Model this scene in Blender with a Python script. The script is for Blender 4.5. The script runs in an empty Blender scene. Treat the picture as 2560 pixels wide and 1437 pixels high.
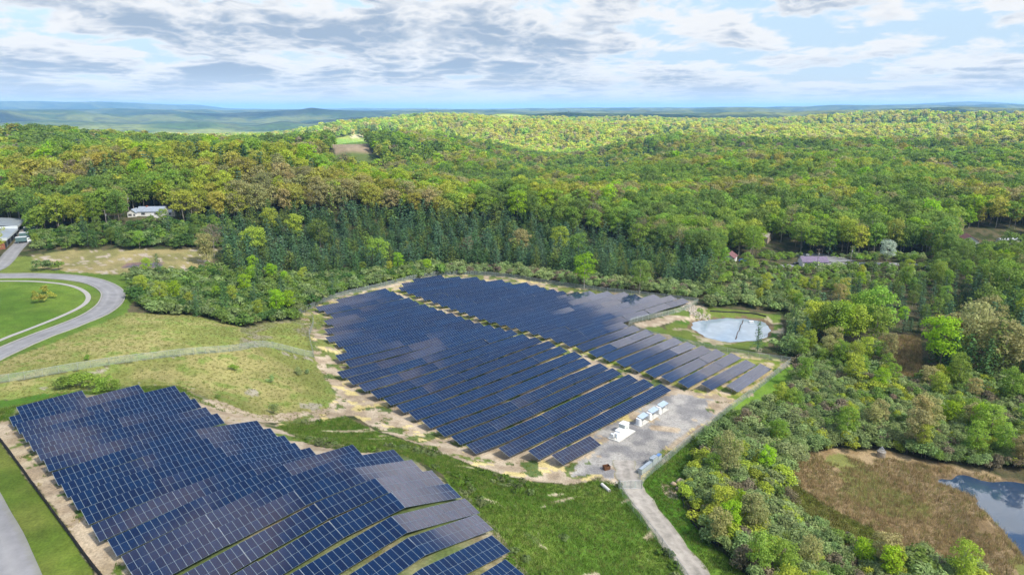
import bpy, math, random
import numpy as np
from mathutils import Vector, Matrix

rng = np.random.default_rng(11)
random.seed(11)
scene = bpy.context.scene
R = math.radians

# ---------------------------------------------------------------- camera
CAM_H = 82.0
FOC, CX, CY, HOR = 1730.0, 1280.0, 718.5, 272.0
PITCH = math.atan((CY - HOR) / FOC)
cam_data = bpy.data.cameras.new('camera')
cam_data.sensor_width = 36.0
cam_data.lens = FOC / 2560.0 * 36.0
cam_data.clip_start = 0.5
cam_data.clip_end = 90000.0
cam = bpy.data.objects.new('camera', cam_data)
scene.collection.objects.link(cam)
cam.location = (0, 0, CAM_H)
cam.rotation_euler = (math.pi / 2 - PITCH, 0, 0)
scene.camera = cam

# ---------------------------------------------------------------- light
SUN_AZ, SUN_EL = R(128.0), R(47.0)          # azimuth clockwise from the view direction: behind the camera, to the right
sun_dir = Vector((math.sin(SUN_AZ) * math.cos(SUN_EL), math.cos(SUN_AZ) * math.cos(SUN_EL), math.sin(SUN_EL)))
sun_data = bpy.data.lights.new('sun', 'SUN')
sun_data.energy = 5.0
sun_data.angle = R(5.0)
sun_data.color = (1.0, 0.95, 0.86)
sun = bpy.data.objects.new('sun', sun_data)
scene.collection.objects.link(sun)
sun.rotation_euler = sun_dir.to_track_quat('Z', 'Y').to_euler()
sun.location = (0, 0, 600)

scene.view_settings.view_transform = 'Standard'
scene.view_settings.look = 'None'
scene.view_settings.exposure = 1.42
scene.view_settings.gamma = 1.0
scene.cycles.use_denoising = True
scene.cycles.max_bounces = 7
scene.cycles.transparent_max_bounces = 16
scene.cycles.volume_bounces = 1

world = bpy.data.worlds.new('World')
scene.world = world
world.use_nodes = True
SKY_K = 4.97
def build_world():
    nt = world.node_tree
    nt.nodes.clear()
    N, L = nt.nodes.new, nt.links.new
    out = N('ShaderNodeOutputWorld'); bg = N('ShaderNodeBackground'); bg.inputs[1].default_value = 0.09
    L(bg.outputs[0], out.inputs[0])
    sky = N('ShaderNodeTexSky'); sky.sky_type = 'NISHITA'; sky.sun_disc = False
    sky.sun_elevation = SUN_EL; sky.sun_rotation = SUN_AZ
    sky.altitude = 600; sky.air_density = 1.0; sky.dust_density = 1.2; sky.ozone_density = 1.6
    def math_(op, a, b=None, c=None, clamp=False):
        n = N('ShaderNodeMath'); n.operation = op; n.use_clamp = clamp
        for i, v in enumerate((a, b, c)):
            if v is None: continue
            if isinstance(v, (int, float)): n.inputs[i].default_value = v
            else: L(v, n.inputs[i])
        return n.outputs[0]
    tc = N('ShaderNodeTexCoord')
    sep = N('ShaderNodeSeparateXYZ'); L(tc.outputs['Generated'], sep.inputs[0])
    x, y, z = sep.outputs
    zz = math_('ADD', math_('MAXIMUM', z, 0.0), 0.035)
    px, py = math_('DIVIDE', x, zz), math_('DIVIDE', y, zz)
    def plane(scx, scy, ox, oy):
        c = N('ShaderNodeCombineXYZ')
        L(math_('MULTIPLY_ADD', px, scx, ox), c.inputs[0]); L(math_('MULTIPLY_ADD', py, scy, oy), c.inputs[1])
        return c.outputs[0]
    def noise(vec, scale, detail, rough=0.55, lac=2.1, dist=0.0):
        n = N('ShaderNodeTexNoise'); n.noise_dimensions = '3D'
        n.inputs['Scale'].default_value = scale; n.inputs['Detail'].default_value = detail
        n.inputs['Roughness'].default_value = rough; n.inputs['Lacunarity'].default_value = lac
        n.inputs['Distortion'].default_value = dist
        L(vec, n.inputs['Vector']); return n.outputs[0]
    def ramp(v, a, b, lo=0.0, hi=1.0):
        n = N('ShaderNodeMapRange'); n.interpolation_type = 'SMOOTHSTEP'
        L(v, n.inputs[0]); n.inputs[1].default_value = a; n.inputs[2].default_value = b
        n.inputs[3].default_value = lo; n.inputs[4].default_value = hi
        return n.outputs[0]
    def mix(f, a, b):
        n = N('ShaderNodeMix'); n.data_type = 'RGBA'; n.clamp_factor = True
        if isinstance(f, (int, float)): n.inputs[0].default_value = f
        else: L(f, n.inputs[0])
        for i, v in ((6, a), (7, b)):
            if isinstance(v, tuple): n.inputs[i].default_value = v
            else: L(v, n.inputs[i])
        return n.outputs[2]
    # broken cumulus on a deck that closes up towards the horizon; overhead the single clouds are seen from below
    lz = math_('LOGARITHM', math_('ADD', math_('MAXIMUM', z, 0.0), 0.03), 2.718)
    az = math_('ARCTAN2', x, y)
    inv = math_('DIVIDE', 1.0, math_('ADD', math_('MAXIMUM', z, 0.0), 0.045))
    wide = 2.7
    up = ramp(z, 0.16, 0.42)
    g = tc.outputs['Generated']
    def layer(k, oz, scale, detail, rough, flat, oct_up, dist=0.4):
        """k: seed; cells keep their proportions while they shrink towards the horizon"""
        c = N('ShaderNodeCombineXYZ')
        L(math_('MULTIPLY_ADD', math_('MULTIPLY', az, wide), 1.0, k * 3.7), c.inputs[0]); L(math_('MULTIPLY_ADD', lz, flat, k * 1.3 + oz), c.inputs[1]); L(math_('MULTIPLY', z, 1.5), c.inputs[2])
        lo = noise(c.outputs[0], scale, detail, rough, 2.15, dist)
        hi = noise(g, oct_up, detail, rough)
        n = N('ShaderNodeMix'); n.data_type = 'FLOAT'; L(up, n.inputs[0]); L(lo, n.inputs[2]); L(hi, n.inputs[3]); return n.outputs[0]
    big = layer(SKY_K, 0.0, 1.1, 2.0, 0.5, 1.1, 2.2, 0.0)
    n1 = layer(SKY_K + 1, 0.0, 3.0, 9.0, 0.60, 1.0, 4.6)
    n2 = layer(SKY_K + 1, 0.12, 3.0, 5.0, 0.55, 1.0, 4.6)          # a little higher: tells tops from bases
    def puffs(k, oz, scale):
        c = N('ShaderNodeCombineXYZ'); L(math_('MULTIPLY_ADD', math_('MULTIPLY', az, wide), 1.0, k * 3.7), c.inputs[0]); L(math_('MULTIPLY_ADD', lz, 1.15, k * 1.3 + oz), c.inputs[1])
        w = N('ShaderNodeTexNoise'); w.inputs['Scale'].default_value = scale * 1.6; w.inputs['Detail'].default_value = 4.0; L(c.outputs[0], w.inputs['Vector'])
        ad = N('ShaderNodeVectorMath'); ad.operation = 'MULTIPLY_ADD'; L(w.outputs['Color'], ad.inputs[0]); ad.inputs[1].default_value = (0.16,) * 3; L(c.outputs[0], ad.inputs[2])
        v = N('ShaderNodeTexVoronoi'); v.voronoi_dimensions = '2D'; v.feature = 'SMOOTH_F1'; v.inputs['Scale'].default_value = scale; v.inputs['Detail'].default_value = 3.0; v.inputs['Roughness'].default_value = 0.55; v.inputs['Smoothness'].default_value = 0.25
        L(ad.outputs[0], v.inputs['Vector']); return v.outputs['Distance']
    pf_, pf2 = puffs(SKY_K, 0.0, 2.6), puffs(SKY_K, 0.13, 2.6)
    low = ramp(z, 0.16, 0.42, 1.0, 0.0)
    n1 = math_('ADD', n1, math_('MULTIPLY', low, math_('MULTIPLY_ADD', pf_, -0.42, 0.19)))
    n2 = math_('ADD', n2, math_('MULTIPLY', low, math_('MULTIPLY_ADD', pf2, -0.42, 0.19)))
    dens = math_('MULTIPLY_ADD', big, 0.85, n1)
    dens = math_('ADD', dens, ramp(z, 0.0, 0.14, 0.31, 0.24))                 # edge-on the deck hides more blue
    dens = math_('ADD', dens, ramp(z, 0.16, 0.45, 0.0, -0.385))
    cover = ramp(dens, 0.815, 0.985)
    thick = ramp(dens, 0.90, 1.14)
    lit = ramp(math_('SUBTRACT', n1, n2), -0.16, 0.10)
    shade = math_('MULTIPLY', ramp(dens, 0.88, 1.10), math_('MULTIPLY_ADD', lit, -0.85, 0.92), None, True)
    shade = math_('MAXIMUM', shade, math_('MULTIPLY', ramp(dens, 1.04, 1.30), 0.95), None, True)
    ccol = mix(shade, (4.15, 4.15, 4.15, 1), (1.55, 2.0, 2.6, 1))
    pale = mix(ramp(z, 0.04, 0.30, 0.85, 0.0), sky.outputs[0], (2.35, 3.0, 3.7, 1))
    col = mix(math_('MULTIPLY', cover, 0.97), pale, ccol)
    band = ramp(z, -0.01, 0.06, 0.8, 0.0)                                   # pale distant air
    col = mix(band, col, (3.75, 3.8, 3.75, 1))
    L(col, bg.inputs[0])
build_world()

# ---------------------------------------------------------------- projection helpers (photo pixels, 2560 wide)
cp_, sp_ = math.cos(PITCH), math.sin(PITCH)
def ray(px, py):
    u = (np.asarray(px, float) - CX) / FOC; v = -(np.asarray(py, float) - CY) / FOC
    return u, cp_ + v * sp_, -sp_ + v * cp_
def G(px, py, z=0.0):                      # where the sight line meets height z
    dx, dy, dz = ray(px, py)
    t = (z - CAM_H) / dz
    return dx * t, dy * t
def atY(px, py, Y):                        # point on the sight line at depth Y
    dx, dy, dz = ray(px, py)
    t = Y / dy
    return float(dx * t), float(Y), float(CAM_H + dz * t)
def project(x, y, z):
    z = z - CAM_H
    d = cp_ * y - sp_ * z
    d = np.where(d < 1.0, 1.0, d)
    return CX + FOC * x / d, CY - FOC * (sp_ * y + cp_ * z) / d
S2 = math.sqrt(0.5)
def fold(al, pe):                          # field axes: along the rows / across them
    return (al - pe) * S2, (al + pe) * S2

# ---------------------------------------------------------------- noise in numpy
_perm = rng.permutation(256)
_perm = np.concatenate([_perm, _perm, _perm])
_val = rng.random(256) * 2 - 1
def vnoise(x, y):
    xi, yi = np.floor(x).astype(int), np.floor(y).astype(int)
    xf, yf = x - xi, y - yi
    xi &= 255; yi &= 255
    u = xf * xf * xf * (xf * (xf * 6 - 15) + 10); v = yf * yf * yf * (yf * (yf * 6 - 15) + 10)
    def g(a, b): return _val[_perm[_perm[a & 255] + (b & 255)]]
    a, b, c, d = g(xi, yi), g(xi + 1, yi), g(xi, yi + 1), g(xi + 1, yi + 1)
    return (a * (1 - u) + b * u) * (1 - v) + (c * (1 - u) + d * u) * v
def fbm(x, y, o=4, gain=0.5):
    s, a, n = 0.0, 1.0, 0.0
    for i in range(o):
        s = s + a * vnoise(x * 2 ** i + 17.3 * i, y * 2 ** i - 9.1 * i); n += a; a *= gain
    return s / n
def sstep(a, b, t):
    t = np.clip((t - a) / (b - a), 0, 1); return t * t * (3 - 2 * t)
# ---------------------------------------------------------------- rows of the solar fields (photo measurements turned into field axes)
HIGH = 2.25                                # height of a row's upper edge above the ground
A_L = {0: (41, 1018, 17.1), 1: (23, 1045, 17.3), 11: (228, 1311, 20.2), 12: (269, 1347, 20.4), 13: (304, 1390, 20.5), 14: (329, 1431, 20.8)}
A_R = [(207, 979, 16.9), (350, 967, 16.8), (439, 969, 16.7), (465, 984, 16.9), (490, 1005, 16.8), (516, 1024, 16.9), (544, 1048, 16.7),
       (641, 1056, 16.1), (673, 1076, 16.4), (707, 1094, 16.9), (742, 1114, 17.5), (772, 1136, 18.2), (883, 1131, 18.7), (990, 1132, 18.9),
       (1034, 1155, 19.5), (1081, 1180, 20.0), (1119, 1213, 20.3), (1162, 1247, 20.5), (1197, 1285, 20.6), (1236, 1333, 20.7), (1268, 1385, 20.8), (1300, 1440, 20.9)]
ML = {1: (1379, 1134.7), 2: (1320, 1123), 3: (1246, 1116), 4: (1165, 1113), 5: (1127, 1090), 6: (1089, 1070), 7: (1054, 1049), 8: (1021, 1029), 9: (990, 1011), 10: (958, 993), 11: (926, 977), 12: (895, 959), 13: (867, 943), 14: (842, 928), 15: (862, 899), 16: (838, 885), 17: (857, 866), 18: (837, 855), 19: (813, 847), 20: (831, 833), 21: (810, 825), 22: (829, 810), 23: (809, 800), 24: (825, 785), 25: (807, 774), 26: (788, 767), 27: (839, 748)}
MR = {1: (1472, 1090), 2: (1652, 959), 3: (1611, 945), 4: (1573, 934), 5: (1530, 920), 6: (1498, 906), 7: (1460, 893), 8: (1434, 879), 9: (1401, 865), 10: (1369, 853), 11: (1337, 842), 12: (1308, 834), 13: (1279, 824), 14: (1251, 817), 15: (1227, 811), 16: (1200, 805), 17: (1176, 797), 18: (1152, 789), 19: (1128, 781), 20: (1105, 774), 21: (1082, 766), 22: (1064, 759), 23: (1039, 750), 24: (1021, 743), 25: (999, 735), 26: (981, 728), 27: (964, 721)}
RL = {1: (1816, 964), 2: (1752, 958), 3: (1694, 953), 4: (1652, 940), 5: (1612, 928), 6: (1574, 915), 7: (1539, 903), 8: (1503, 890), 9: (1470, 879), 10: (1438, 865), 11: (1405, 853), 12: (1375, 843), 13: (1345, 834), 14: (1317, 825), 15: (1288, 817), 16: (1262, 810), 17: (1236, 803), 18: (1210, 796), 19: (1186, 787.6), 20: (1162, 779), 21: (1139, 771), 22: (1117, 763), 23: (1094, 755), 24: (1074, 747), 25: (1052, 740), 26: (1032, 732), 27: (1013, 725), 28: (996, 718), 29: (1003, 708), 30: (1030, 698)}
RR = {1: (1900, 909), 2: (1866, 897), 3: (1829, 881), 4: (1791, 871), 5: (1755, 863), 6: (1719, 852), 7: (1684, 843), 8: (1647, 833), 9: (1616, 822), 10: (1583, 813), 11: (1553, 804), 12: (1705, 745), 13: (1677, 738), 14: (1634, 736), 15: (1586, 735), 16: (1562, 729), 17: (1519, 727), 18: (1474, 727), 19: (1445, 728), 20: (1408, 726), 21: (1384, 722), 22: (1360, 717), 23: (1340, 711), 24: (1317, 705), 25: (1275, 704), 26: (1254, 698), 27: (1212, 697), 28: (1191, 691), 29: (1149, 690), 30: (1104, 687)}

def a_left(k):
    ks = sorted(A_L); z = np.interp(k, ks, [A_L[i][2] for i in ks])
    if k in A_L: return A_L[k]
    al = np.interp(k, [1, 11, 14, 22], [20.6, 20.8, 21.0, 21.0]); pe = 99.7 + 6.2 * (13 - k)
    z = float(z if k <= 14 else 20.8 + 0.05 * (k - 14))
    x, y = fold(al, pe)
    px, py = project(np.array(x), np.array(y), np.array(z))
    return (float(px), float(py), z)

# ---------------------------------------------------------------- terrain
ctrl = []
def cpz(px, py, z): x, y = G(px, py, z); ctrl.append((float(x), float(y), z))
def cpy(px, py, Y, th=0.0): x, y, z = atY(px, py, Y); ctrl.append((x, y, z - (th + 6.0 if th else 0)))
for k in (0, 3, 6, 9, 11, 14):
    x, y, z = a_left(k); cpz(x, y, z - HIGH)
for k in (0, 3, 6, 8, 11, 13, 16, 18, 20): cpz(A_R[k][0], A_R[k][1], A_R[k][2] - HIGH)
for t in ((250, 1437, 17.6), (0, 1230, 16.2), (0, 1100, 15.2), (0, 1015, 14.4), (130, 1437, 17.2),
          (0, 890, 13.0), (150, 812, 12.6), (300, 733, 12.3), (200, 692, 13.0), (0, 690, 13.6), (90, 770, 13.0), (0, 640, 15.5), (70, 590, 17.5), (0, 560, 20.0),
          (450, 650, 12.5), (230, 645, 14.0), (540, 640, 11.0), (450, 800, 11.5), (300, 860, 13.0), (600, 825, 6.5), (720, 830, 4.5), (330, 720, 11.5),
          (0, 958, 14.6), (200, 925, 14.6), (420, 890, 12.8), (560, 875, 10.5), (650, 866, 8.0), (720, 880, 4.0), (785, 893, 0.8),
          (250, 965, 12.6), (450, 960, 11.0), (600, 960, 8.0), (740, 965, 4.0), (830, 985, 0.5), (650, 1040, 7.5), (760, 1050, 4.0), (860, 1040, 1.5), (840, 1100, 7.0), (720, 1070, 11.0),
          (960, 1090, 2.5), (1060, 1115, 1.5), (1190, 1150, 0.6), (1330, 1200, 0.2), (1440, 1205, 0.2), (1120, 1165, 6.5), (1250, 1260, 9.0), (1350, 1330, 7.5), (1400, 1437, 8.0), (1520, 1330, 3.0), (1600, 1437, 1.8),
          (1000, 1120, 7.5), (1575, 1205, 0.2), (1650, 1310, 0.4), (1760, 1437, 1.0), (1690, 1200, 0.0), (1980, 905, 0.0), (1850, 1000, 0.0),
          (800, 780, 0.0), (770, 830, 0.4), (800, 920, 0.2), (900, 1010, 0.2), (1000, 1060, 0.2), (1120, 1110, 0.2), (1500, 1100, 0.0), (1700, 960, 0.0), (1400, 900, 0.0), (1100, 850, 0.2), (950, 850, 0.3),
          (1000, 730, 0.0), (1250, 780, -0.2), (1500, 760, 0.0), (1600, 860, 0.0), (1110, 690, 0.0), (1400, 712, 0.0), (1740, 755, 0.0), (1000, 695, 0.0), (700, 760, 1.5), (600, 790, 4.0), (680, 690, 2.5), (500, 720, 7.0),
          (1820, 825, -1.6), (1720, 810, -0.6), (1930, 800, -0.8), (1600, 820, 0.0), (1990, 760, 0.0), (2150, 780, 0.5), (2400, 760, 2.0), (2250, 880, -1.0), (2050, 900, -0.8), (2500, 880, 0.5),
          (1950, 1100, -1.2), (1800, 1250, -0.6), (2150, 1150, -2.6), (2300, 1250, -3.2), (2480, 1270, -3.4), (2560, 1400, -3.4), (2050, 1300, -2.6), (2200, 1400, -2.8), (2000, 1437, -1.6), (2400, 1050, -1.6), (2560, 1100, -1.2),
          (1840, 652, 2.0), (2050, 668, 1.5), (2280, 660, 3.0), (2500, 660, 5.0), (1700, 690, 1.0), (1250, 650, 1.0)):
    cpz(*t)
# wooded ground further out: where the canopy is seen, less the height of the trees
for t in ((500, 340, 470, 17), (250, 345, 480, 17), (800, 372, 470, 17), (1000, 410, 490, 17), (100, 400, 430, 17), (-100, 350, 500, 17), (500, 460, 395, 16), (180, 440, 400, 16), (700, 505, 385, 17),
          (900, 560, 372, 17), (365, 541, 372, 0), (1050, 470, 430, 17), (650, 334, 520, 17), (400, 400, 640, 10), (650, 410, 680, 14), (50, 385, 640, 12), (250, 400, 640, 12),
          (1300, 455, 450, 17), (1460, 434, 470, 17), (1300, 462, 610, 17), (1450, 455, 630, 17), (1150, 450, 620, 17), (1100, 328, 1250, 16),
          (1600, 458, 480, 17), (1650, 440, 640, 17), (1750, 450, 520, 17), (2100, 450, 470, 17), (2500, 450, 470, 17), (2700, 450, 480, 17), (2100, 385, 720, 17), (2500, 400, 660, 17), (1800, 372, 820, 16), (1700, 345, 1280, 16), (2000, 340, 1180, 16),
          (2300, 332, 1250, 16), (2560, 340, 1150, 16), (2700, 340, 1150, 16), (2300, 520, 400, 17), (2000, 540, 400, 17), (1500, 540, 400, 17), (2560, 560, 380, 17),
          (880, 402, 480, 20), (870, 408, 600, 24), (870, 400, 760, 24), (960, 415, 650, 20), (780, 400, 700, 20), (820, 392, 840, 20), (940, 398, 820, 22), (870, 373, 900, 0), (920, 352, 1100, 0), (1120, 345, 900, 17), (1180, 374, 820, 17), (1260, 405, 760, 17), (1620, 362, 850, 17), (1540, 395, 860, 17), (1400, 432, 880, 17), (1390, 420, 1080, 17), (1420, 392, 1350, 17), (1250, 352, 1250, 17), (1600, 350, 1250, 17), (900, 325, 1300, 14), (1050, 312, 1350, 15), (760, 340, 1100, 14), (20, 340, 900, 0), (250, 336, 1100, 14), (550, 338, 1150, 14), (-200, 340, 900, 0), (400, 345, 1500, 14), (0, 345, 1500, 14), (700, 345, 1400, 14)):
    cpy(*t)
for a in range(60, 301, 20):
    for rr in (150, 500, 1200): ctrl.append((rr * math.sin(R(a)), rr * math.cos(R(a)), 14 if a > 180 else 4))
ctrl += [(0, 0, 17), (-60, 20, 17), (60, 60, 2), (120, 60, -1), (-150, 80, 16), (0, 55, 17)]
CT = np.array(ctrl)
def _phi(r2): return np.sqrt(r2 + 9.0 ** 2)
_A = _phi(((CT[:, None, :2] - CT[None, :, :2]) ** 2).sum(-1))
_n = len(CT)
_P = np.c_[np.ones(_n), CT[:, :2] / 500.0]
_M = np.block([[_A - 1.5 * np.eye(_n), _P], [_P.T, np.zeros((3, 3))]])
_W = np.linalg.solve(_M, np.r_[CT[:, 2], 0, 0, 0])

def ridge(D, W, prof):
    p = np.array(prof, float)
    az, el = [], []
    for px, py in p:
        dx, dy, dz = ray(px, py)
        az.append(math.atan2(dx, dy)); el.append(dz / math.hypot(dx, dy))
    return D, W, np.array(az), np.array(el)
RIDGES = [
    ridge(1900, 330, [(-700, 350), (500, 350), (700, 340), (790, 322), (850, 309), (930, 303), (1000, 300), (1100, 296), (1180, 295), (1280, 303), (1400, 310), (1600, 312), (1800, 318), (2000, 320), (2300, 316), (2600, 312), (3200, 312)]),
    ridge(2500, 300, [(-700, 345), (650, 342), (800, 318), (900, 303), (1000, 293), (1080, 288), (1150, 290), (1300, 296), (1550, 296), (1750, 300), (1900, 301), (2050, 290), (2230, 281), (2400, 284), (2560, 287), (3200, 290)]),
    ridge(3600, 420, [(-700, 330), (300, 326), (600, 330), (800, 316), (1000, 300), (1170, 286), (1240, 277), (1330, 277), (1420, 275), (1540, 279), (1640, 278), (1760, 283), (1860, 280), (2000, 286), (2150, 276), (2330, 272), (2560, 276), (3200, 280)]),
    ridge(4600, 500, [(-700, 306), (0, 308), (120, 300), (200, 304), (360, 312), (520, 304), (640, 314), (700, 303), (760, 306), (860, 296), (1000, 290), (1300, 286), (2000, 280), (2250, 271), (2400, 268), (2560, 272), (3200, 275)]),
    ridge(6500, 700, [(-700, 284), (0, 276), (150, 276), (190, 275), (230, 283), (330, 287), (480, 281), (560, 283), (650, 279), (740, 275), (780, 270), (820, 276), (900, 280), (1000, 279), (1150, 274), (1300, 278), (1700, 276), (1860, 268), (1890, 270), (2000, 276), (2600, 270), (3200, 270)]),
    ridge(9500, 1100, [(-700, 268), (0, 273), (300, 272), (480, 276), (700, 274), (1000, 276), (1330, 271), (1500, 270), (1700, 269), (1900, 268), (2100, 264), (2560, 262), (3200, 262)]),
    ridge(15000, 1700, [(-700, 250), (0, 252), (110, 253), (160, 256), (230, 254), (310, 256), (370, 258), (430, 260), (500, 264), (560, 271), (640, 273), (900, 271), (1200, 273), (1500, 272), (2000, 270), (2150, 264), (2330, 258), (2420, 253), (2500, 256), (2600, 261), (3200, 262)]),
]
def far_height(x, y, r):
    az = np.arctan2(x, y)
    z = -25.0 - 0.004 * r + 12 * fbm(x / 700.0, y / 700.0, 3)
    for i, (D, W, a, e) in enumerate(RIDGES):
        el = np.interp(az, a, e, left=e[0], right=e[-1])
        wob = fbm(az * 9 + 31 * i, az * 0 + i, 3)
        Dm = D * (1 + 0.10 * wob)
        crest = CAM_H + el * Dm - (14.0 if D < 4000 else 0.0)
        rough = fbm(x / (0.06 * D) + 5 * i, y / (0.06 * D), 4)
        g = np.exp(-np.abs((r - Dm) / W) ** 1.8)
        b = -25.0 - 0.004 * r
        zi = b + (crest - b) * g * (1 + 0.22 * rough * (1 - g) ) + 0.0045 * D * rough * np.clip(g * 1.6, 0, 1) * (1 - 0.7 * g)
        z = np.maximum(z, zi)
    return z
def height(x, y):
    x = np.atleast_1d(np.asarray(x, float)); y = np.atleast_1d(np.asarray(y, float))
    out = np.empty_like(x)
    for s in range(0, x.size, 40000):
        xs, ys = x.ravel()[s:s + 40000], y.ravel()[s:s + 40000]
        r = np.hypot(xs, ys)
        q = _phi((xs[:, None] - CT[None, :, 0]) ** 2 + (ys[:, None] - CT[None, :, 1]) ** 2)
        z = q @ _W[:_n] + _W[_n] + _W[_n + 1] * xs / 500 + _W[_n + 2] * ys / 500
        z += 0.16 * fbm(xs / 9.0, ys / 9.0, 3) * sstep(60, 120, r) + 2.2 * fbm(xs / 120.0, ys / 120.0, 3) * sstep(420, 700, r) + 9.0 * fbm(xs / 330.0 + 4, ys / 330.0, 2) * sstep(1050, 1300, r)
        z += 15.0 * fbm(xs / 340.0 + 4.4, ys / 250.0 + 1.7, 2) * sstep(560, 800, r) * sstep(-150, 120, xs)
        w = sstep(1350, 1750, r)
        far = far_height(xs, ys, np.maximum(r, 1200))
        out.ravel()[s:s + 40000] = z * (1 - w) + far * w
    return out
def hz(x, y): return float(height(x, y)[0])
def on_ground(px, py, n=24):               # sight line meets the terrain
    z = 0.0
    for _ in range(n):
        x, y = G(px, py, z); z = 0.5 * z + 0.5 * hz(x, y)
    x, y = G(px, py, z)
    return Vector((float(x), float(y), hz(x, y)))

def inside(poly, x, y):
    p = np.array(poly, float); r_ = np.zeros(x.shape, bool); j = len(p) - 1
    for i in range(len(p)):
        xi, yi = p[i]; xj, yj = p[j]
        if yi != yj:
            r_ ^= ((yi > y) != (yj > y)) & (x < (xj - xi) * (y - yi) / (yj - yi) + xi)
        j = i
    return r_
# ---------------------------------------------------------------- materials and mesh helpers
COL = scene.collection
def new_mat(name):
    m = bpy.data.materials.new(name); m.use_nodes = True
    nt = m.node_tree; nt.nodes.clear()
    out = nt.nodes.new('ShaderNodeOutputMaterial')
    return m, nt, out
def principled(nt, out, color=None, rough=0.7, metal=0.0, spec=0.5):
    b = nt.nodes.new('ShaderNodeBsdfPrincipled')
    if color is not None: b.inputs['Base Color'].default_value = (*color, 1)
    b.inputs['Roughness'].default_value = rough; b.inputs['Metallic'].default_value = metal
    b.inputs['Specular IOR Level'].default_value = spec
    nt.links.new(b.outputs[0], out.inputs[0])
    return b
def tex_noise(nt, scale, detail=4.0, rough=0.55, coord='Object', vec=None):
    n = nt.nodes.new('ShaderNodeTexNoise'); n.inputs['Scale'].default_value = scale
    n.inputs['Detail'].default_value = detail; n.inputs['Roughness'].default_value = rough
    if vec is None:
        tc = nt.nodes.new('ShaderNodeTexCoord'); vec = tc.outputs[coord]
    nt.links.new(vec, n.inputs['Vector'])
    return n
def maprange(nt, v, a, b, lo, hi):
    n = nt.nodes.new('ShaderNodeMapRange'); nt.links.new(v, n.inputs[0])
    for i, q in enumerate((a, b, lo, hi)): n.inputs[i + 1].default_value = q
    return n.outputs[0]
def mulcol(nt, c, f):
    n = nt.nodes.new('ShaderNodeVectorMath'); n.operation = 'SCALE'
    nt.links.new(c, n.inputs[0]); nt.links.new(f, n.inputs['Scale'])
    return n.outputs[0]
def mixcol(nt, f, a, b):
    n = nt.nodes.new('ShaderNodeMix'); n.data_type = 'RGBA'
    if isinstance(f, (int, float)): n.inputs[0].default_value = f
    else: nt.links.new(f, n.inputs[0])
    for i, v in ((6, a), (7, b)):
        if isinstance(v, tuple): n.inputs[i].default_value = (*v[:3], 1)
        else: nt.links.new(v, n.inputs[i])
    return n.outputs[2]
_simple = {}
def simple(name, color, rough=0.7, metal=0.0, var=0.12, scale=1.5, color2=None, spec=0.4, bump=0.0):
    """plain painted / mineral / metal surface with a little mottling and wear"""
    if name in _simple: return _simple[name]
    m, nt, out = new_mat(name)
    b = principled(nt, out, color, rough, metal, spec)
    n = tex_noise(nt, scale, 6.0, 0.6)
    c2 = color2 or tuple(c * (1 - 2 * var) for c in color)
    c = mixcol(nt, maprange(nt, n.outputs[0], 0.3, 0.72, 0, 1), tuple(min(1, k * (1 + var * 0.5)) for k in color), c2)
    nt.links.new(c, b.inputs['Base Color'])
    nt.links.new(maprange(nt, n.outputs[0], 0.3, 0.7, max(0, rough - 0.1), min(1, rough + 0.12)), b.inputs['Roughness'])
    if bump:
        bp = nt.nodes.new('ShaderNodeBump'); bp.inputs['Strength'].default_value = bump
        nt.links.new(n.outputs[0], bp.inputs['Height']); nt.links.new(bp.outputs[0], b.inputs['Normal'])
    _simple[name] = m
    return m

def mesh_np(name, verts, faces, mats=(), midx=None, smooth=False):
    """faces: (n,4) or (n,3) array, or a list of lists"""
    me = bpy.data.meshes.new(name)
    verts = np.asarray(verts, np.float32)
    if isinstance(faces, np.ndarray):
        k = faces.shape[1]; nf = len(faces)
        me.vertices.add(len(verts)); me.vertices.foreach_set('co', verts.ravel())
        me.loops.add(nf * k); me.loops.foreach_set('vertex_index', faces.astype(np.int32).ravel())
        me.polygons.add(nf); me.polygons.foreach_set('loop_start', np.arange(0, nf * k, k, dtype=np.int32))
        me.update(calc_edges=True)
    else:
        me.from_pydata([tuple(map(float, v)) for v in verts], [], [list(map(int, f)) for f in faces]); me.update()
    for m in mats: me.materials.append(m)
    if midx is not None: me.polygons.foreach_set('material_index', np.asarray(midx, np.int32))
    if smooth: me.polygons.foreach_set('use_smooth', np.ones(len(me.polygons), bool))
    me.update()
    return me
def link(name, data, parent=None, loc=None, rot=None, **props):
    o = bpy.data.objects.new(name, data); COL.objects.link(o)
    if parent is not None: o.parent = parent
    if loc is not None: o.location = loc
    if rot is not None: o.rotation_euler = rot
    for k, v in props.items(): o[k] = v
    return o
def thing(name, label, cat, loc=(0, 0, 0), rz=0.0, group=None):
    o = link(name, None, None, loc, (0, 0, rz), label=label, category=cat)
    if group: o['group'] = group
    return o
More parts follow.
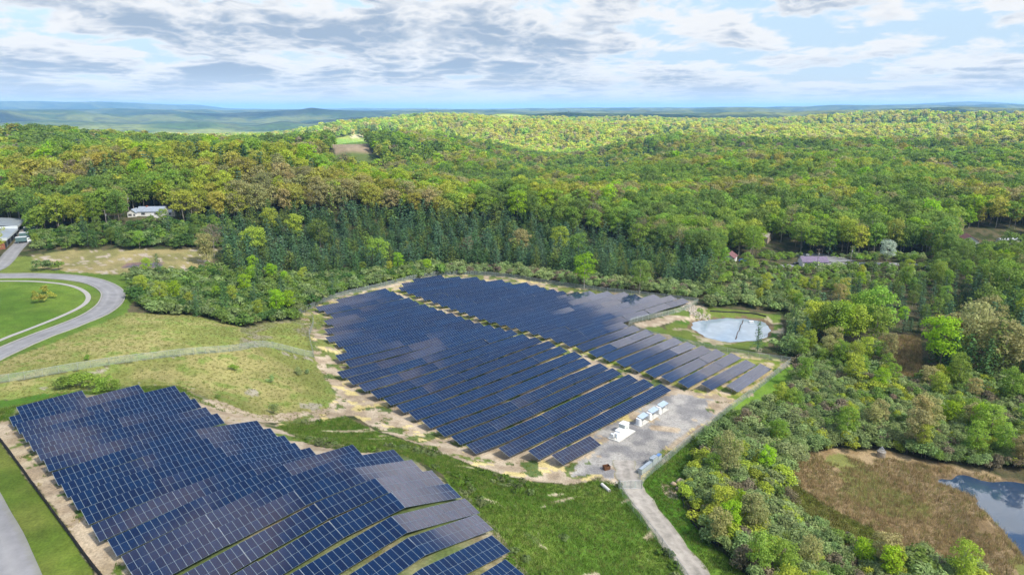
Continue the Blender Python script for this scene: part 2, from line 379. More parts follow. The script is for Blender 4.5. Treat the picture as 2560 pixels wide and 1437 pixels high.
class MB:                                   # collects boxes, tubes, prisms for one mesh
    def __init__(s): s.v, s.f, s.m = [], [], []
    def quad(s, a, b, c, d, mi=0):
        n = len(s.v); s.v += [a, b, c, d]; s.f.append((n, n + 1, n + 2, n + 3)); s.m.append(mi); return s
    def poly(s, pts, mi=0):
        n = len(s.v); s.v += pts; s.f.append(tuple(range(n, n + len(pts)))); s.m.append(mi); return s
    def box(s, x0, x1, y0, y1, z0, z1, mi=0):
        n = len(s.v)
        s.v += [(x0, y0, z0), (x1, y0, z0), (x1, y1, z0), (x0, y1, z0), (x0, y0, z1), (x1, y0, z1), (x1, y1, z1), (x0, y1, z1)]
        for f in ((0, 3, 2, 1), (4, 5, 6, 7), (0, 1, 5, 4), (1, 2, 6, 5), (2, 3, 7, 6), (3, 0, 4, 7)):
            s.f.append(tuple(n + i for i in f)); s.m.append(mi)
        return s
    def tube(s, p0, p1, r0, r1=None, k=6, mi=0, cap=True):
        r1 = r0 if r1 is None else r1
        p0, p1 = Vector(p0), Vector(p1); d = (p1 - p0)
        q = d.to_track_quat('Z', 'Y'); n = len(s.v)
        for p, r_ in ((p0, r0), (p1, r1)):
            for i in range(k):
                a = 2 * math.pi * i / k
                s.v.append(tuple(p + q @ Vector((math.cos(a) * r_, math.sin(a) * r_, 0))))
        for i in range(k):
            j = (i + 1) % k; s.f.append((n + i, n + j, n + k + j, n + k + i)); s.m.append(mi)
        if cap:
            s.f.append(tuple(n + k + i for i in range(k))); s.m.append(mi)
            s.f.append(tuple(n + k - 1 - i for i in range(k))); s.m.append(mi)
        return s
    def gable(s, x0, x1, y0, y1, z0, z1, over=0.4, th=0.18, mi=0):   # pitched roof, ridge along x
        ym = (y0 + y1) / 2; x0 -= over; x1 += over
        sl = (z1 - z0) / (ym - y0); ya, yb = y0 - over, y1 + over; ze = z0 - over * sl
        for (a, za, b, zb) in ((ya, ze, ym, z1), (yb, ze, ym, z1)):
            n = len(s.v)
            s.v += [(x0, a, za), (x1, a, za), (x1, b, zb), (x0, b, zb), (x0, a, za + th), (x1, a, za + th), (x1, b, zb + th), (x0, b, zb + th)]
            for f in ((0, 3, 2, 1), (4, 5, 6, 7), (0, 1, 5, 4), (1, 2, 6, 5), (2, 3, 7, 6), (3, 0, 4, 7)):
                s.f.append(tuple(n + i for i in f)); s.m.append(mi)
        return s
    def mesh(s, name, mats, smooth=False):
        me = bpy.data.meshes.new(name); me.from_pydata(s.v, [], s.f)
        for m in (mats if isinstance(mats, (list, tuple)) else [mats]): me.materials.append(m)
        me.polygons.foreach_set('material_index', s.m)
        if smooth: me.polygons.foreach_set('use_smooth', [True] * len(s.f))
        me.update(); return me
    def obj(s, name, mats, parent=None, smooth=False, **kw): return link(name, s.mesh(name, mats, smooth), parent, **kw)

# ---------------------------------------------------------------- the ground: one sheet out to the horizon
azs = np.concatenate([np.arange(-180, -42, 6.0), np.linspace(-42, 42, 560), np.arange(48, 180, 6.0)])
azs = np.radians(azs)
rads = [12.0]
while rads[-1] < 30000: rads.append(rads[-1] * (1.0062 if rads[-1] > 80 else 1.03) if rads[-1] < 900 else rads[-1] * 1.0105)
rads = np.array(rads)
NA, NR = len(azs), len(rads)
gx = (rads[:, None] * np.sin(azs)[None]).ravel(); gy = (rads[:, None] * np.cos(azs)[None]).ravel()
gz = height(gx, gy)
gr = np.hypot(gx, gy)

POLY = dict(
    compound=[(745, 785), (850, 737), (970, 712), (1030, 698), (1110, 686), (1250, 690), (1400, 713), (1500, 727), (1745, 752), (1740, 765), (1570, 800), (1560, 812), (1640, 845), (1760, 868), (1980, 905), (1830, 1010), (1640, 1160), (1605, 1205), (1560, 1220), (1490, 1195), (1440, 1210), (1330, 1205), (1190, 1165), (1060, 1115), (960, 1085), (880, 1040), (760, 1062), (690, 1066), (700, 1052), (810, 1035), (845, 990), (795, 920), (780, 890), (775, 830)],
    yard=[(1490, 1082), (1560, 1040), (1650, 992), (1720, 985), (1790, 1000), (1800, 1030), (1700, 1090), (1640, 1140), (1600, 1200), (1555, 1215), (1500, 1180), (1430, 1190), (1450, 1150)],
    aisle=[(960, 722), (1000, 712), (1960, 905), (1840, 1000), (1690, 965)],
    path=[(840, 1035), (700, 1058), (600, 1052), (480, 1000), (540, 1000), (640, 1035), (760, 1030), (850, 1015)],
    edge_strip=[(470, 985), (580, 1040), (690, 1070), (790, 1110), (880, 1120), (960, 1128), (1000, 1140), (860, 1175), (740, 1130), (560, 1060), (470, 1010)],
    west_strip=[(-60, 1060), (20, 1050), (110, 1150), (230, 1310), (340, 1440), (420, 1560), (340, 1560), (245, 1437), (120, 1255), (0, 1102), (-60, 1090)],
    field_a=[(20, 1010), (210, 970), (440, 960), (640, 1050), (880, 1125), (1000, 1128), (1180, 1250), (1330, 1440), (1400, 1600), (380, 1600), (20, 1040)],
    bank_green=[(-200, 1000), (0, 1000), (200, 975), (240, 975), (440, 962), (560, 1030), (480, 1000), (210, 985), (40, 1020), (20, 1050), (-60, 1085)],
    slope=[(690, 1068), (860, 1042), (960, 1088), (1060, 1118), (1190, 1168), (1330, 1208), (1440, 1212), (1500, 1195), (1560, 1218), (1640, 1330), (1720, 1437), (1800, 1600), (1300, 1600), (1260, 1380), (1100, 1180), (990, 1130), (880, 1132), (780, 1112)],
    east_verge=[(1605, 1205), (1660, 1150), (1830, 1012), (1982, 908), (1992, 930), (1972, 992), (1860, 1050), (1800, 1090), (1740, 1170), (1700, 1210), (1720, 1290), (1860, 1437), (1960, 1600), (1800, 1600), (1700, 1340), (1640, 1260)],
    pond_bank=[(1650, 845), (1680, 800), (1740, 765), (1850, 775), (1950, 790), (1960, 830), (1900, 880), (1960, 900), (1770, 868)],
    pond_dirt=[(1585, 808), (1650, 795), (1720, 765), (1755, 760), (1760, 790), (1690, 800), (1650, 815), (1690, 850), (1760, 868), (1640, 842)],
    meadow=[(-200, 975), (0, 958), (420, 890), (650, 864), (785, 892), (835, 970), (845, 990), (820, 1040), (700, 1058), (560, 1030), (440, 966), (200, 985), (-100, 1005)],
    meadow2=[(-200, 950), (0, 905), (200, 830), (320, 780), (480, 790), (600, 818), (780, 790), (785, 890), (650, 862), (420, 888), (0, 955), (-200, 974)],
    lawn=[(-300, 706), (0, 700), (150, 702), (225, 730), (225, 765), (120, 810), (0, 860), (-300, 960)],
    verge=[(-200, 668), (60, 640), (330, 690), (340, 740), (310, 790), (200, 835), (0, 910), (-200, 980), (-200, 700)],
    roadside=[(-80, 1100), (0, 1104), (120, 1260), (240, 1437), (320, 1560), (-80, 1560)],
    clearing=[(75, 640), (180, 626), (400, 622), (545, 624), (520, 665), (480, 690), (330, 690), (200, 682), (90, 670)],
    slab=[(320, 655), (410, 655), (405, 668), (300, 672)],
    wetland=[(1990, 1150), (2080, 1120), (2240, 1130), (2400, 1175), (2560, 1205), (2700, 1240), (2700, 1600), (2450, 1437), (2240, 1400), (2080, 1350), (1970, 1270)],
    wet_green=[(1970, 1180), (2000, 1215), (2060, 1260), (2200, 1330), (2300, 1400), (2200, 1400), (2080, 1350), (1970, 1290)],
    reedbed=[(2195, 840), (2300, 840), (2310, 960), (2225, 960)],
    field_slope=[(822, 386), (936, 383), (955, 428), (830, 430)],
    hillfield=[(828, 362), (915, 360), (930, 382), (840, 386)], hillmeadow=[(800, 348), (1010, 343), (1000, 358), (830, 362)], farmyard=[(890, 336), (1000, 336), (1005, 343), (870, 344)],
    west_field=[(-60, 325), (60, 325), (110, 335), (80, 345), (-60, 345)], scrub_gap=[(1790, 715), (1880, 705), (1890, 722), (1790, 735)],
)
PAD_OPEN = ['compound', 'field_a', 'bank_green', 'path', 'edge_strip', 'west_strip', 'slope', 'east_verge', 'pond_bank', 'pond_dirt', 'meadow', 'meadow2', 'lawn', 'verge', 'roadside', 'clearing', 'wetland', 'reedbed', 'field_slope', 'hillfield', 'hillmeadow', 'farmyard', 'west_field', 'scrub_gap']

def ground_color():
    ppx, ppy = project(gx, gy, gz)
    front = (np.abs(np.arctan2(gx, gy)) < R(44)) & (gr > 40)
    jx = 9 * fbm(gx / 6, gy / 6, 3); jy = 6 * fbm(gx / 6 + 40, gy / 6, 3)
    sc = np.clip(160.0 / np.maximum(gr, 60), 0.12, 1.6)
    qx, qy = ppx + jx * sc, ppy + jy * sc
    M = {k: (inside(p, qx, qy) & front) for k, p in POLY.items()}
    n1 = fbm(gx / 14, gy / 14, 4); n2 = fbm(gx / 3.2 + 9, gy / 3.2, 3); n3 = fbm(gx / 45 + 3, gy / 45, 3); n4 = fbm(gx / 1.3, gy / 1.3 + 5, 2)
    C = np.empty((gx.size, 3))
    def col(*c): return np.array(c)
    def lay(mask, c): C[mask] = c if getattr(c, 'ndim', 1) == 1 else c[mask]
    def mixn(n, a, b, lo=-0.3, hi=0.3):
        t = sstep(lo, hi, n)[:, None]; return a * (1 - t) + b * t
    floor = mixn(n2, col(.045, .06, .018), col(.10, .085, .045))
    # far woods: canopy colours with a sunlit tone put in, mottled by stands of trees
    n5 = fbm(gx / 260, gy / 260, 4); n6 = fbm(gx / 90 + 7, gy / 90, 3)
    farc = mixn(n5, col(.055, .105, .018), col(.19, .22, .04)); farc = np.where((n6 > 0.2)[:, None], farc * .6, farc); farc *= (1 - .62 * sstep(2800, 5000, gr))[:, None]  # farther out, the crowns' self-shadow is put into the colour as darkening
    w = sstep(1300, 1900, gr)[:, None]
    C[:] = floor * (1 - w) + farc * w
    grass = mixn(n1, col(.060, .115, .016), col(.115, .165, .030)); olive = mixn(n1, col(.20, .22, .055), col(.31, .28, .105)); olive = mixn(n2, olive, col(.16, .21, .045), 0.05, 0.5)
    tan = mixn(n2, col(.36, .28, .19), col(.44, .36, .26)); straw = col(.55, .45, .18); gravel = mixn(n2, col(.25, .24, .235), col(.35, .33, .30))
    lay(M['verge'], mixn(n3, col(.095, .16, .02), col(.14, .18, .035))); lay(M['meadow2'], olive); lay(M['meadow'], mixn(n3, olive, olive * .82))
    lay(M['lawn'], mixn(n1, col(.085, .16, .016), col(.125, .195, .025))); lay(M['roadside'], mixn(n1, col(.09, .145, .016), col(.14, .17, .03)))
    lay(M['clearing'], mixn(n1, col(.30, .25, .11), col(.20, .19, .07))); lay(M['clearing'] & (n2 > .34), col(.36, .30, .24)); lay(M['slab'], mixn(n2, col(.13, .12, .13), col(.20, .13, .11)))
    lay(M['slope'], mixn(n1, col(.085, .165, .018), col(.15, .22, .035))); lay(M['slope'] & (n1 + .5 * n2 > .48), col(.12, .17, .05)); lay(M['slope'] & (fbm((gx + gy) / 16 + 77, (gx - gy) / 4, 4) > .47), tan * .85 + grass * .3)
    lay(M['east_verge'], mixn(n1, col(.07, .17, .012), col(.14, .23, .028))); lay(M['east_verge'] & (fbm(gx / 5 + 7, gy / 8, 4) > .36), tan)
    lay(M['meadow'] & (fbm(gx / 7 + 3, gy / 7, 4) > .52), col(.30, .27, .20)); lay(M['meadow2'] & (ppx > 600) & (n1 > -.05), mixn(n2, col(.26, .23, .15), col(.17, .18, .07)))
    lay(M['field_a'], mixn(n1, grass * .75 + tan * .12, tan * .62 + grass * .2)); lay(M['bank_green'], mixn(n1, col(.06, .135, .012), col(.13, .18, .03))); lay(M['bank_green'] & (n1 > .32), tan * .9)
    lay(M['path'], tan); lay(M['edge_strip'], tan * .95); lay(M['edge_strip'] & (n1 > .18), grass)
    lay(M['west_strip'], mixn(n1, tan, tan * .9 + straw * .12)); lay(M['west_strip'] & (fbm(gx / 3.5 + 50, gy / 3.5, 3) > .26), grass * 1.05)
    lay(M['pond_bank'], mixn(n1, col(.055, .125, .012), col(.13, .17, .03))); lay(M['pond_bank'] & (fbm(gx / 8 + 13, gy / 5, 4) > .22), tan * .8 + grass * .25); lay(M['pond_dirt'], tan * 1.05); lay(M['pond_dirt'] & (n1 > .2), grass)
    comp = M['compound']
    lay(comp, mixn(n1, tan, tan * .86)); lay(comp & (fbm(gx / 6 + 20, gy / 4, 4) > .24), straw * .85 + tan * .2)
    al = (gx + gy) * S2; pe = (gy - gx) * S2
    lay(comp & (fbm(gx / 5 + 3, gy / 5 + 60, 4) > .26), grass * .9 + tan * .10)
    underrow = comp & (ppy < 900) & (fbm(gx / 4, gy / 4 + 11, 3) > .10); lay(underrow, grass * .8 + straw * .16)
    lay(M['aisle'] & comp, mixn(n2, straw * .55 + tan * .45, tan)); lay(M['aisle'] & comp & (fbm(al / 3 + 2, pe / 3, 3) > .05), mixn(n2, col(.13, .19, .025), col(.24, .25, .06)))
    lay(M['yard'] & (fbm(gx / 12 + 5, gy / 12, 4) < .28), gravel); lay(M['yard'] & (fbm(gx / 7 + 31, gy / 7, 3) > .42), tan * 1.12)
    lay(M['wetland'], mixn(n2, col(.26, .18, .09), col(.34, .25, .14))); lay(M['wetland'] & (n1 > .2), col(.20, .21, .06)); lay(M['wet_green'], mixn(n1, col(.11, .13, .022), col(.17, .16, .045))); lay(M['reedbed'], col(.26, .19, .10))
    lay(M['field_slope'], col(.12, .16, .04)); lay(M['hillfield'], col(.30, .23, .15)); lay(M['hillmeadow'], mixn(n3, col(.11, .19, .03), col(.16, .21, .045))); lay(M['farmyard'], col(.33, .30, .18)); lay(M['west_field'], col(.24, .23, .11)); lay(M['scrub_gap'], col(.27, .22, .10))
    C *= (1 + 0.22 * n2 + 0.12 * n4)[:, None]
    return np.clip(C, 0.004, 0.8), M

GC, GM = ground_color()
# ponds are hollows cut into the sheet
POND = [(1722, 812), (1740, 800), (1790, 797), (1850, 795), (1900, 803), (1930, 818), (1925, 838), (1890, 852), (1840, 856), (1790, 850), (1745, 835)]
POND2 = [(2330, 1200), (2400, 1188), (2480, 1196), (2560, 1208), (2700, 1225), (2760, 1480), (2560, 1400), (2540, 1360), (2510, 1330), (2470, 1290), (2450, 1255), (2400, 1225)]
def pond_world(poly, z): return np.array([G(px, py, z) for px, py in poly], float)
POND_Z, POND2_Z = -1.75, -3.05
pw1, pw2 = pond_world(POND, POND_Z), pond_world(POND2, POND2_Z)
def smooth_poly(p, n=3):
    for _ in range(n):
        q = np.roll(p, -1, 0); p = np.stack([.75 * p + .25 * q, .25 * p + .75 * q], 1).reshape(-1, 2)
    return p
pw1, pw2 = smooth_poly(pw1), smooth_poly(pw2)
def ragged(p, amp):
    c = p.mean(0); d = p - c; r_ = np.linalg.norm(d, axis=1, keepdims=True)
    return p + d / r_ * (amp * fbm(p[:, 0] / 4.0, p[:, 1] / 4.0, 3))[:, None]
pw1, pw2 = ragged(pw1, 2.2), ragged(pw2, 2.6)
def poly_dist(p, x, y):                      # signed distance, negative inside
    d = np.full(x.shape, 1e9)
    for i in range(len(p)):
        a, b = p[i - 1], p[i]; ab = b - a; t = np.clip(((x - a[0]) * ab[0] + (y - a[1]) * ab[1]) / max(1e-9, ab @ ab), 0, 1)
        d = np.minimum(d, np.hypot(x - a[0] - t * ab[0], y - a[1] - t * ab[1]))
    return np.where(inside(p, x, y), -d, d)
near_p = (gr < 420) & (gx > 20)
pond_sd = np.full(gx.size, 1e3)
for p, zz in ((pw1, POND_Z), (pw2, POND2_Z)):
    sd = poly_dist(p, gx[near_p], gy[near_p])
    z = gz[near_p]
    bank = zz + np.clip(sd * 0.28, -1.2, 60)
    wgt = sstep(9, 0, sd)
    gz[near_p] = np.where(sd < 9, bank * wgt + z * (1 - wgt), z)
    pond_sd[near_p] = np.minimum(pond_sd[near_p], sd)
mud = (pond_sd < 1.3 + 1.6 * fbm(gx / 6 + 2, gy / 6, 3))
GC[mud] = np.array([.16, .115, .065]) * (1 + .2 * fbm(gx[mud] / 2, gy[mud] / 2, 2))[:, None]

ground_mat, nt, out = new_mat('ground_soil_and_grass')
b = principled(nt, out, None, 0.95, 0.0, 0.15)
at = nt.nodes.new('ShaderNodeAttribute'); at.attribute_name = 'cover_color'
n = tex_noise(nt, 2.2, 6.0, 0.65)
n_ = tex_noise(nt, 0.012, 8.0, 0.7)
c = mulcol(nt, at.outputs['Color'], maprange(nt, n.outputs[0], 0.25, 0.75, 0.62, 1.38))
c = mulcol(nt, c, maprange(nt, n_.outputs[0], 0.3, 0.7, 0.7, 1.3))
nt.links.new(c, b.inputs['Base Color'])
bp = nt.nodes.new('ShaderNodeBump'); bp.inputs['Strength'].default_value = 0.7; bp.inputs['Distance'].default_value = 0.25
nt.links.new(n.outputs[0], bp.inputs['Height']); nt.links.new(bp.outputs[0], b.inputs['Normal'])

idx = np.arange(NA * NR).reshape(NR, NA)
ii = np.concatenate([idx, idx[:, :1]], 1)
faces = np.stack([ii[:-1, :-1], ii[:-1, 1:], ii[1:, 1:], ii[1:, :-1]], -1).reshape(-1, 4)[:, ::-1]
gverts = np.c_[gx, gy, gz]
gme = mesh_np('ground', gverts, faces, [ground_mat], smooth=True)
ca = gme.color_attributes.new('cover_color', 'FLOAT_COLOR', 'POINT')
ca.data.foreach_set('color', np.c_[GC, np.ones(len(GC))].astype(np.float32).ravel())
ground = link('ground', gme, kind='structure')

# fast height look-up on the finished sheet (bilinear in the polar grid)
GZ2 = gz.reshape(NR, NA); _lr = rads
def ground_z(x, y):
    x = np.atleast_1d(np.asarray(x, float)); y = np.atleast_1d(np.asarray(y, float))
    a = np.arctan2(x, y); r_ = np.hypot(x, y)
    i = np.clip(np.searchsorted(_lr, r_) - 1, 0, NR - 2); j = np.clip(np.searchsorted(azs, a) - 1, 0, NA - 2)
    fr = np.clip((r_ - _lr[i]) / (_lr[i + 1] - _lr[i]), 0, 1); fa = np.clip((a - azs[j]) / (azs[j + 1] - azs[j]), 0, 1)
    return (GZ2[i, j] * (1 - fa) + GZ2[i, j + 1] * fa) * (1 - fr) + (GZ2[i + 1, j] * (1 - fa) + GZ2[i + 1, j + 1] * fa) * fr
def gzs(x, y): return float(ground_z(x, y)[0])
def on_sheet(px, py):
    z = 0.0
    for _ in range(30):
        x, y = G(px, py, z); z = 0.5 * z + 0.5 * gzs(x, y)
    x, y = G(px, py, z)
    return Vector((float(x), float(y), gzs(x, y)))
def path_on(pts): return [on_sheet(*p) for p in pts]
# ---------------------------------------------------------------- solar fields
TILT, MOD_W, MOD_L, CHORD = R(15.0), 1.0, 1.92, 3.88
def glass_material():
    m, nt, out = new_mat('module_glass')
    b = principled(nt, out, (0.006, 0.012, 0.05), 0.07, 0.0, 0.5)
    b.inputs['IOR'].default_value = 1.85
    b.inputs['Specular Tint'].default_value = (1.0, 0.83, 0.88, 1)
    oi = nt.nodes.new('ShaderNodeObjectInfo')
    n = tex_noise(nt, 0.35, 3.0, 0.5, 'Object')
    c = mixcol(nt, oi.outputs['Random'], (0.0006, 0.016, 0.056), (0.0006, 0.008, 0.034))
    c = mulcol(nt, c, maprange(nt, n.outputs[0], 0.3, 0.7, 0.75, 1.3))
    nt.links.new(c, b.inputs['Base Color'])
    return m
glass_mat = glass_material()
alu_mat = simple('frame_aluminium', (0.21, 0.27, 0.31), 0.45, 0.2, 0.06, 3.0)
steel_mat = simple('galvanised_steel', (0.42, 0.44, 0.45), 0.5, 0.5, 0.1, 2.0)

def add_module(mb, x0, y0, w, l, rim_x=0.024, rim_y=0.011, th=0.04):
    """glass sunk 3 mm in a pale frame; x along the row, y up the slope"""
    x1, y1 = x0 + w, y0 + l
    o = [(x0, y0), (x1, y0), (x1, y1), (x0, y1)]
    i = [(x0 + rim_x, y0 + rim_y), (x1 - rim_x, y0 + rim_y), (x1 - rim_x, y1 - rim_y), (x0 + rim_x, y1 - rim_y)]
    n = len(mb.v)
    mb.v += [(a, c, 0) for a, c in o] + [(a, c, 0) for a, c in i] + [(a, c, -0.006) for a, c in i] + [(a, c, -th) for a, c in o]
    for k in range(4):
        j = (k + 1) % 4
        mb.f += [(n + k, n + j, n + 4 + j, n + 4 + k), (n + 4 + k, n + 4 + j, n + 8 + j, n + 8 + k), (n + j, n + k, n + 12 + k, n + 12 + j)]; mb.m += [1, 1, 1]
    mb.f.append((n + 8, n + 9, n + 10, n + 11)); mb.m.append(0)
    mb.f.append((n + 15, n + 14, n + 13, n + 12)); mb.m.append(1)
mb = MB(); add_module(mb, 0.008, 0, MOD_W - 0.016, MOD_L); MODULE_MESH = mb.mesh('solar_module', [glass_mat, alu_mat])
_table_cache = {}
def table_mesh(cols):                         # a far table, its modules joined: single modules are too small to pick apart
    if cols not in _table_cache:
        mb = MB()
        for c in range(cols):
            for q in (-MOD_L - 0.012, 0.012): add_module(mb, c * MOD_W + 0.008, q, MOD_W - 0.016, MOD_L, 0.022, 0.008)
        _table_cache[cols] = mb.mesh('panel_table', [glass_mat, alu_mat])
    return _table_cache[cols]
_rail_cache = {}
def rail_mesh(cols):                          # two purlins and the torque beam below one table
    if cols not in _rail_cache:
        mb = MB()
        for y in (-1.15, 1.15): mb.box(0, cols * MOD_W, y - 0.04, y + 0.04, -0.14, -0.045)
        for c in range(cols + 1): mb.box(c * MOD_W - 0.03, c * MOD_W + 0.03, -CHORD / 2, CHORD / 2, -0.043, -0.020)
        _rail_cache[cols] = mb.mesh('rail', steel_mat)
    return _rail_cache[cols]
POST_MESH = MB().box(-0.06, 0.06, -0.05, 0.05, -2.6, 0).mesh('post', steel_mat)
CROSS_MESH = MB().tube((0, -1.2, -0.38), (0, 1.2, 0.26), 0.035, k=4).mesh('cross_arm', steel_mat)

def solar_row(pL, pR, zL, zR, label, group, single, tab=13):
    """pL, pR: plan positions of the two ends of the upper edge"""
    d = Vector((pR[0] - pL[0], pR[1] - pL[1])); length = d.length; ang = math.atan2(d.y, d.x)
    ca, sa = math.cos(ang), math.sin(ang)
    back = CHORD / 2 * math.cos(TILT)
    ox, oy = pL[0] + back * sa, pL[1] - back * ca          # the middle of the left end
    cols = max(2, int(round(length / MOD_W)))
    root = thing('solar_panel_row', label, 'solar panels', (ox, oy, gzs(ox, oy)), ang, group)
    z0 = root.location.z
    mid_h = HIGH - CHORD / 2 * math.sin(TILT)
    ntab = max(1, int(round(cols / tab))); edges = [round(i * cols / ntab) for i in range(ntab + 1)]
    xs = np.linspace(0, cols, 9); gs = ground_z(ox + xs * ca, oy + xs * sa)
    want = np.linspace(zL, zR, 9) - HIGH                      # measured fall of the row
    gs = np.maximum(0.5 * gs + 0.5 * want, gs - 0.25)
    cf = np.polyfit(xs, gs, 3) if ntab > 2 else np.polyfit(xs, gs, 1)
    for a, e in zip(edges[:-1], edges[1:]):
        za, ze = np.polyval(cf, a), np.polyval(cf, e)
        pitch = math.atan2(ze - za, e - a)
        tl = TILT + R(random.gauss(0, 0.55)); roll = R(random.gauss(0, 0.35))
        M = Matrix.Translation((a, 0, za - z0 + mid_h + random.gauss(0, 0.03))) @ Matrix.Rotation(-pitch + roll, 4, 'Y') @ Matrix.Rotation(tl, 4, 'X')
        n = e - a
        if single:
            for c in range(n):
                for q in (-MOD_L - 0.012, 0.012):
                    o = bpy.data.objects.new('solar_module', MODULE_MESH); COL.objects.link(o); o.parent = root
                    o.matrix_local = M @ Matrix.Translation((c * MOD_W, q, 0)) @ Matrix.Rotation(R(random.gauss(0, 0.10)), 4, 'X')
        else:
            o = bpy.data.objects.new('panel_table', table_mesh(n)); COL.objects.link(o); o.parent = root; o.matrix_local = M
        o = bpy.data.objects.new('rail', rail_mesh(n)); COL.objects.link(o); o.parent = root; o.matrix_local = M
        for fx in ((0.12, 0.88) if n > 6 else (0.5,)):
            for y in (-0.75, 0.75) if a == 0 and fx == 0.12 else (0.0,):
                o = bpy.data.objects.new('post', POST_MESH); COL.objects.link(o); o.parent = root
                o.location = (M @ Vector((n * fx, y, -0.1)))
    return root
ORD = ['first', 'second', 'third', 'fourth', 'fifth', 'sixth', 'seventh', 'eighth', 'ninth', 'tenth', 'eleventh', 'twelfth', 'thirteenth', 'fourteenth', 'fifteenth', 'sixteenth', 'seventeenth', 'eighteenth', 'nineteenth', 'twentieth',
       'twenty-first', 'twenty-second', 'twenty-third', 'twenty-fourth', 'twenty-fifth', 'twenty-sixth', 'twenty-seventh', 'twenty-eighth', 'twenty-ninth', 'thirtieth', 'thirty-first']
for k in range(len(A_R)):
    l, r_ = a_left(k), A_R[k]
    solar_row(G(*l), G(*r_), l[2], r_[2], f'dark solar panel row on the near plateau beside the road, {ORD[k]} from its far end', 'panel rows of the near field', True)
PZ = HIGH
def flat(p): return G(p[0], p[1], PZ)
for k in ML:
    solar_row(flat(ML[k]), flat(MR[k]), PZ, PZ, f'blue solar panel row left of the grassy aisle, {ORD[k - 1]} counting back from the equipment yard', 'panel rows left of the aisle', k <= 6)
for k in RL:
    solar_row(flat(RL[k]), flat(RR[k]), PZ, PZ, f'solar panel row right of the grassy aisle, {ORD[k - 1]} counting back from the fence corner', 'panel rows right of the aisle', False)
# ---------------------------------------------------------------- roads, paths, water
asphalt = simple('asphalt', (0.26, 0.255, 0.26), 0.9, 0, 0.10, 0.35, bump=0.15)
concrete = simple('concrete', (0.38, 0.36, 0.33), 0.85, 0, 0.08, 0.8)
pale_concrete = simple('pale_concrete', (0.62, 0.60, 0.55), 0.85, 0, 0.05, 1.2)
gravel_mat = simple('drive_gravel', (0.38, 0.345, 0.30), 0.95, 0, 0.22, 0.5, bump=0.4)
def wheel_worn(m, worn, dust, amount):
    """wheel paths and dusty edges: wear with a shape of its own, across the width of a road"""
    nt = m.node_tree; b_ = next(n for n in nt.nodes if n.type == 'BSDF_PRINCIPLED'); src = b_.inputs['Base Color'].links[0].from_socket
    at = nt.nodes.new('ShaderNodeAttribute'); at.attribute_name = 'across'
    big = tex_noise(nt, 0.09, 5.0, 0.6); fine = tex_noise(nt, 1.1, 5.0, 0.7)
    ad = nt.nodes.new('ShaderNodeMath'); ad.operation = 'MULTIPLY_ADD'; nt.links.new(big.outputs[0], ad.inputs[0]); ad.inputs[1].default_value = 0.35; nt.links.new(at.outputs['Fac'], ad.inputs[2])
    rut = nt.nodes.new('ShaderNodeMath'); rut.operation = 'PINGPONG'; nt.links.new(ad.outputs[0], rut.inputs[0]); rut.inputs[1].default_value = 0.62
    f1 = maprange(nt, rut.outputs[0], 0.38, 0.62, 0, amount); c = mixcol(nt, f1, src, worn)
    ed = nt.nodes.new('ShaderNodeMath'); ed.operation = 'MULTIPLY_ADD'; nt.links.new(fine.outputs[0], ed.inputs[0]); ed.inputs[1].default_value = 0.5; nt.links.new(at.outputs['Fac'], ed.inputs[2])
    c = mixcol(nt, maprange(nt, ed.outputs[0], 1.05, 1.3, 0, .8), c, dust)
    c = mulcol(nt, c, maprange(nt, big.outputs[0], .3, .7, .84, 1.14)); nt.links.new(c, b_.inputs['Base Color'])
wheel_worn(asphalt, (0.33, 0.325, 0.32), (0.20, 0.20, 0.15), .45)
wheel_worn(gravel_mat, (0.46, 0.41, 0.36), (0.24, 0.23, 0.13), .45)
def resample(pts, step):
    P = [Vector((p.x, p.y, 0)) for p in pts]
    P = [P[0] * 2 - P[1]] + P + [P[-1] * 2 - P[-2]]
    dense = []
    for i in range(1, len(P) - 2):
        a, b_, c, d = P[i - 1], P[i], P[i + 1], P[i + 2]
        for k in range(12):
            t = k / 12
            dense.append(0.5 * ((2 * b_) + (c - a) * t + (2 * a - 5 * b_ + 4 * c - d) * t * t + (3 * b_ - a - 3 * c + d) * t ** 3))
    dense.append(P[-2])
    out = [dense[0]]; acc = 0.0
    for p, q in zip(dense[:-1], dense[1:]):
        acc += (q - p).length
        if acc >= step: out.append(q); acc = 0.0
    if (out[-1] - dense[-1]).length > step * .3: out.append(dense[-1])
    return out
def ribbon(name, px_pts, width, mat, lift=0.07, step=1.6, across=12, pts=None, edge=0.0, **props):
    L_ = resample(pts or path_on(px_pts), step); V, F = [], []
    for i, p in enumerate(L_):
        t = (L_[min(i + 1, len(L_) - 1)] - L_[max(i - 1, 0)]).normalized(); n_ = Vector((-t.y, t.x, 0))
        w0 = width * 0.5 + edge * math.sin(i * 1.7) * .6 + edge * random.uniform(-.5, .5); w1 = width * .5 + edge * math.sin(i * 1.1 + 2) * .6 + edge * random.uniform(-.5, .5)
        for k in range(across + 1):
            q = p + n_ * (-w0 + (w0 + w1) * k / across); V.append((q.x, q.y))
    V = np.array(V); Z = ground_z(V[:, 0], V[:, 1]).reshape(len(L_), -1)
    Z = 0.5 * Z + 0.5 * Z.mean(1, keepdims=True) if edge == 0 else Z
    Z = np.maximum(Z, ground_z(V[:, 0], V[:, 1]).reshape(Z.shape)) + lift
    for i in range(len(L_) - 1):
        for k in range(across):
            a = i * (across + 1) + k; F.append((a, a + across + 1, a + across + 2, a + 1))
    me = mesh_np(name, np.c_[V, Z.ravel()], np.array(F)[:, ::-1], [mat], smooth=True)
    a = me.attributes.new('across', 'FLOAT', 'POINT'); a.data.foreach_set('value', np.tile(np.abs(np.linspace(-1, 1, across + 1)), len(L_)).astype(np.float32))
    return link(name, me, kind='structure', **props), L_
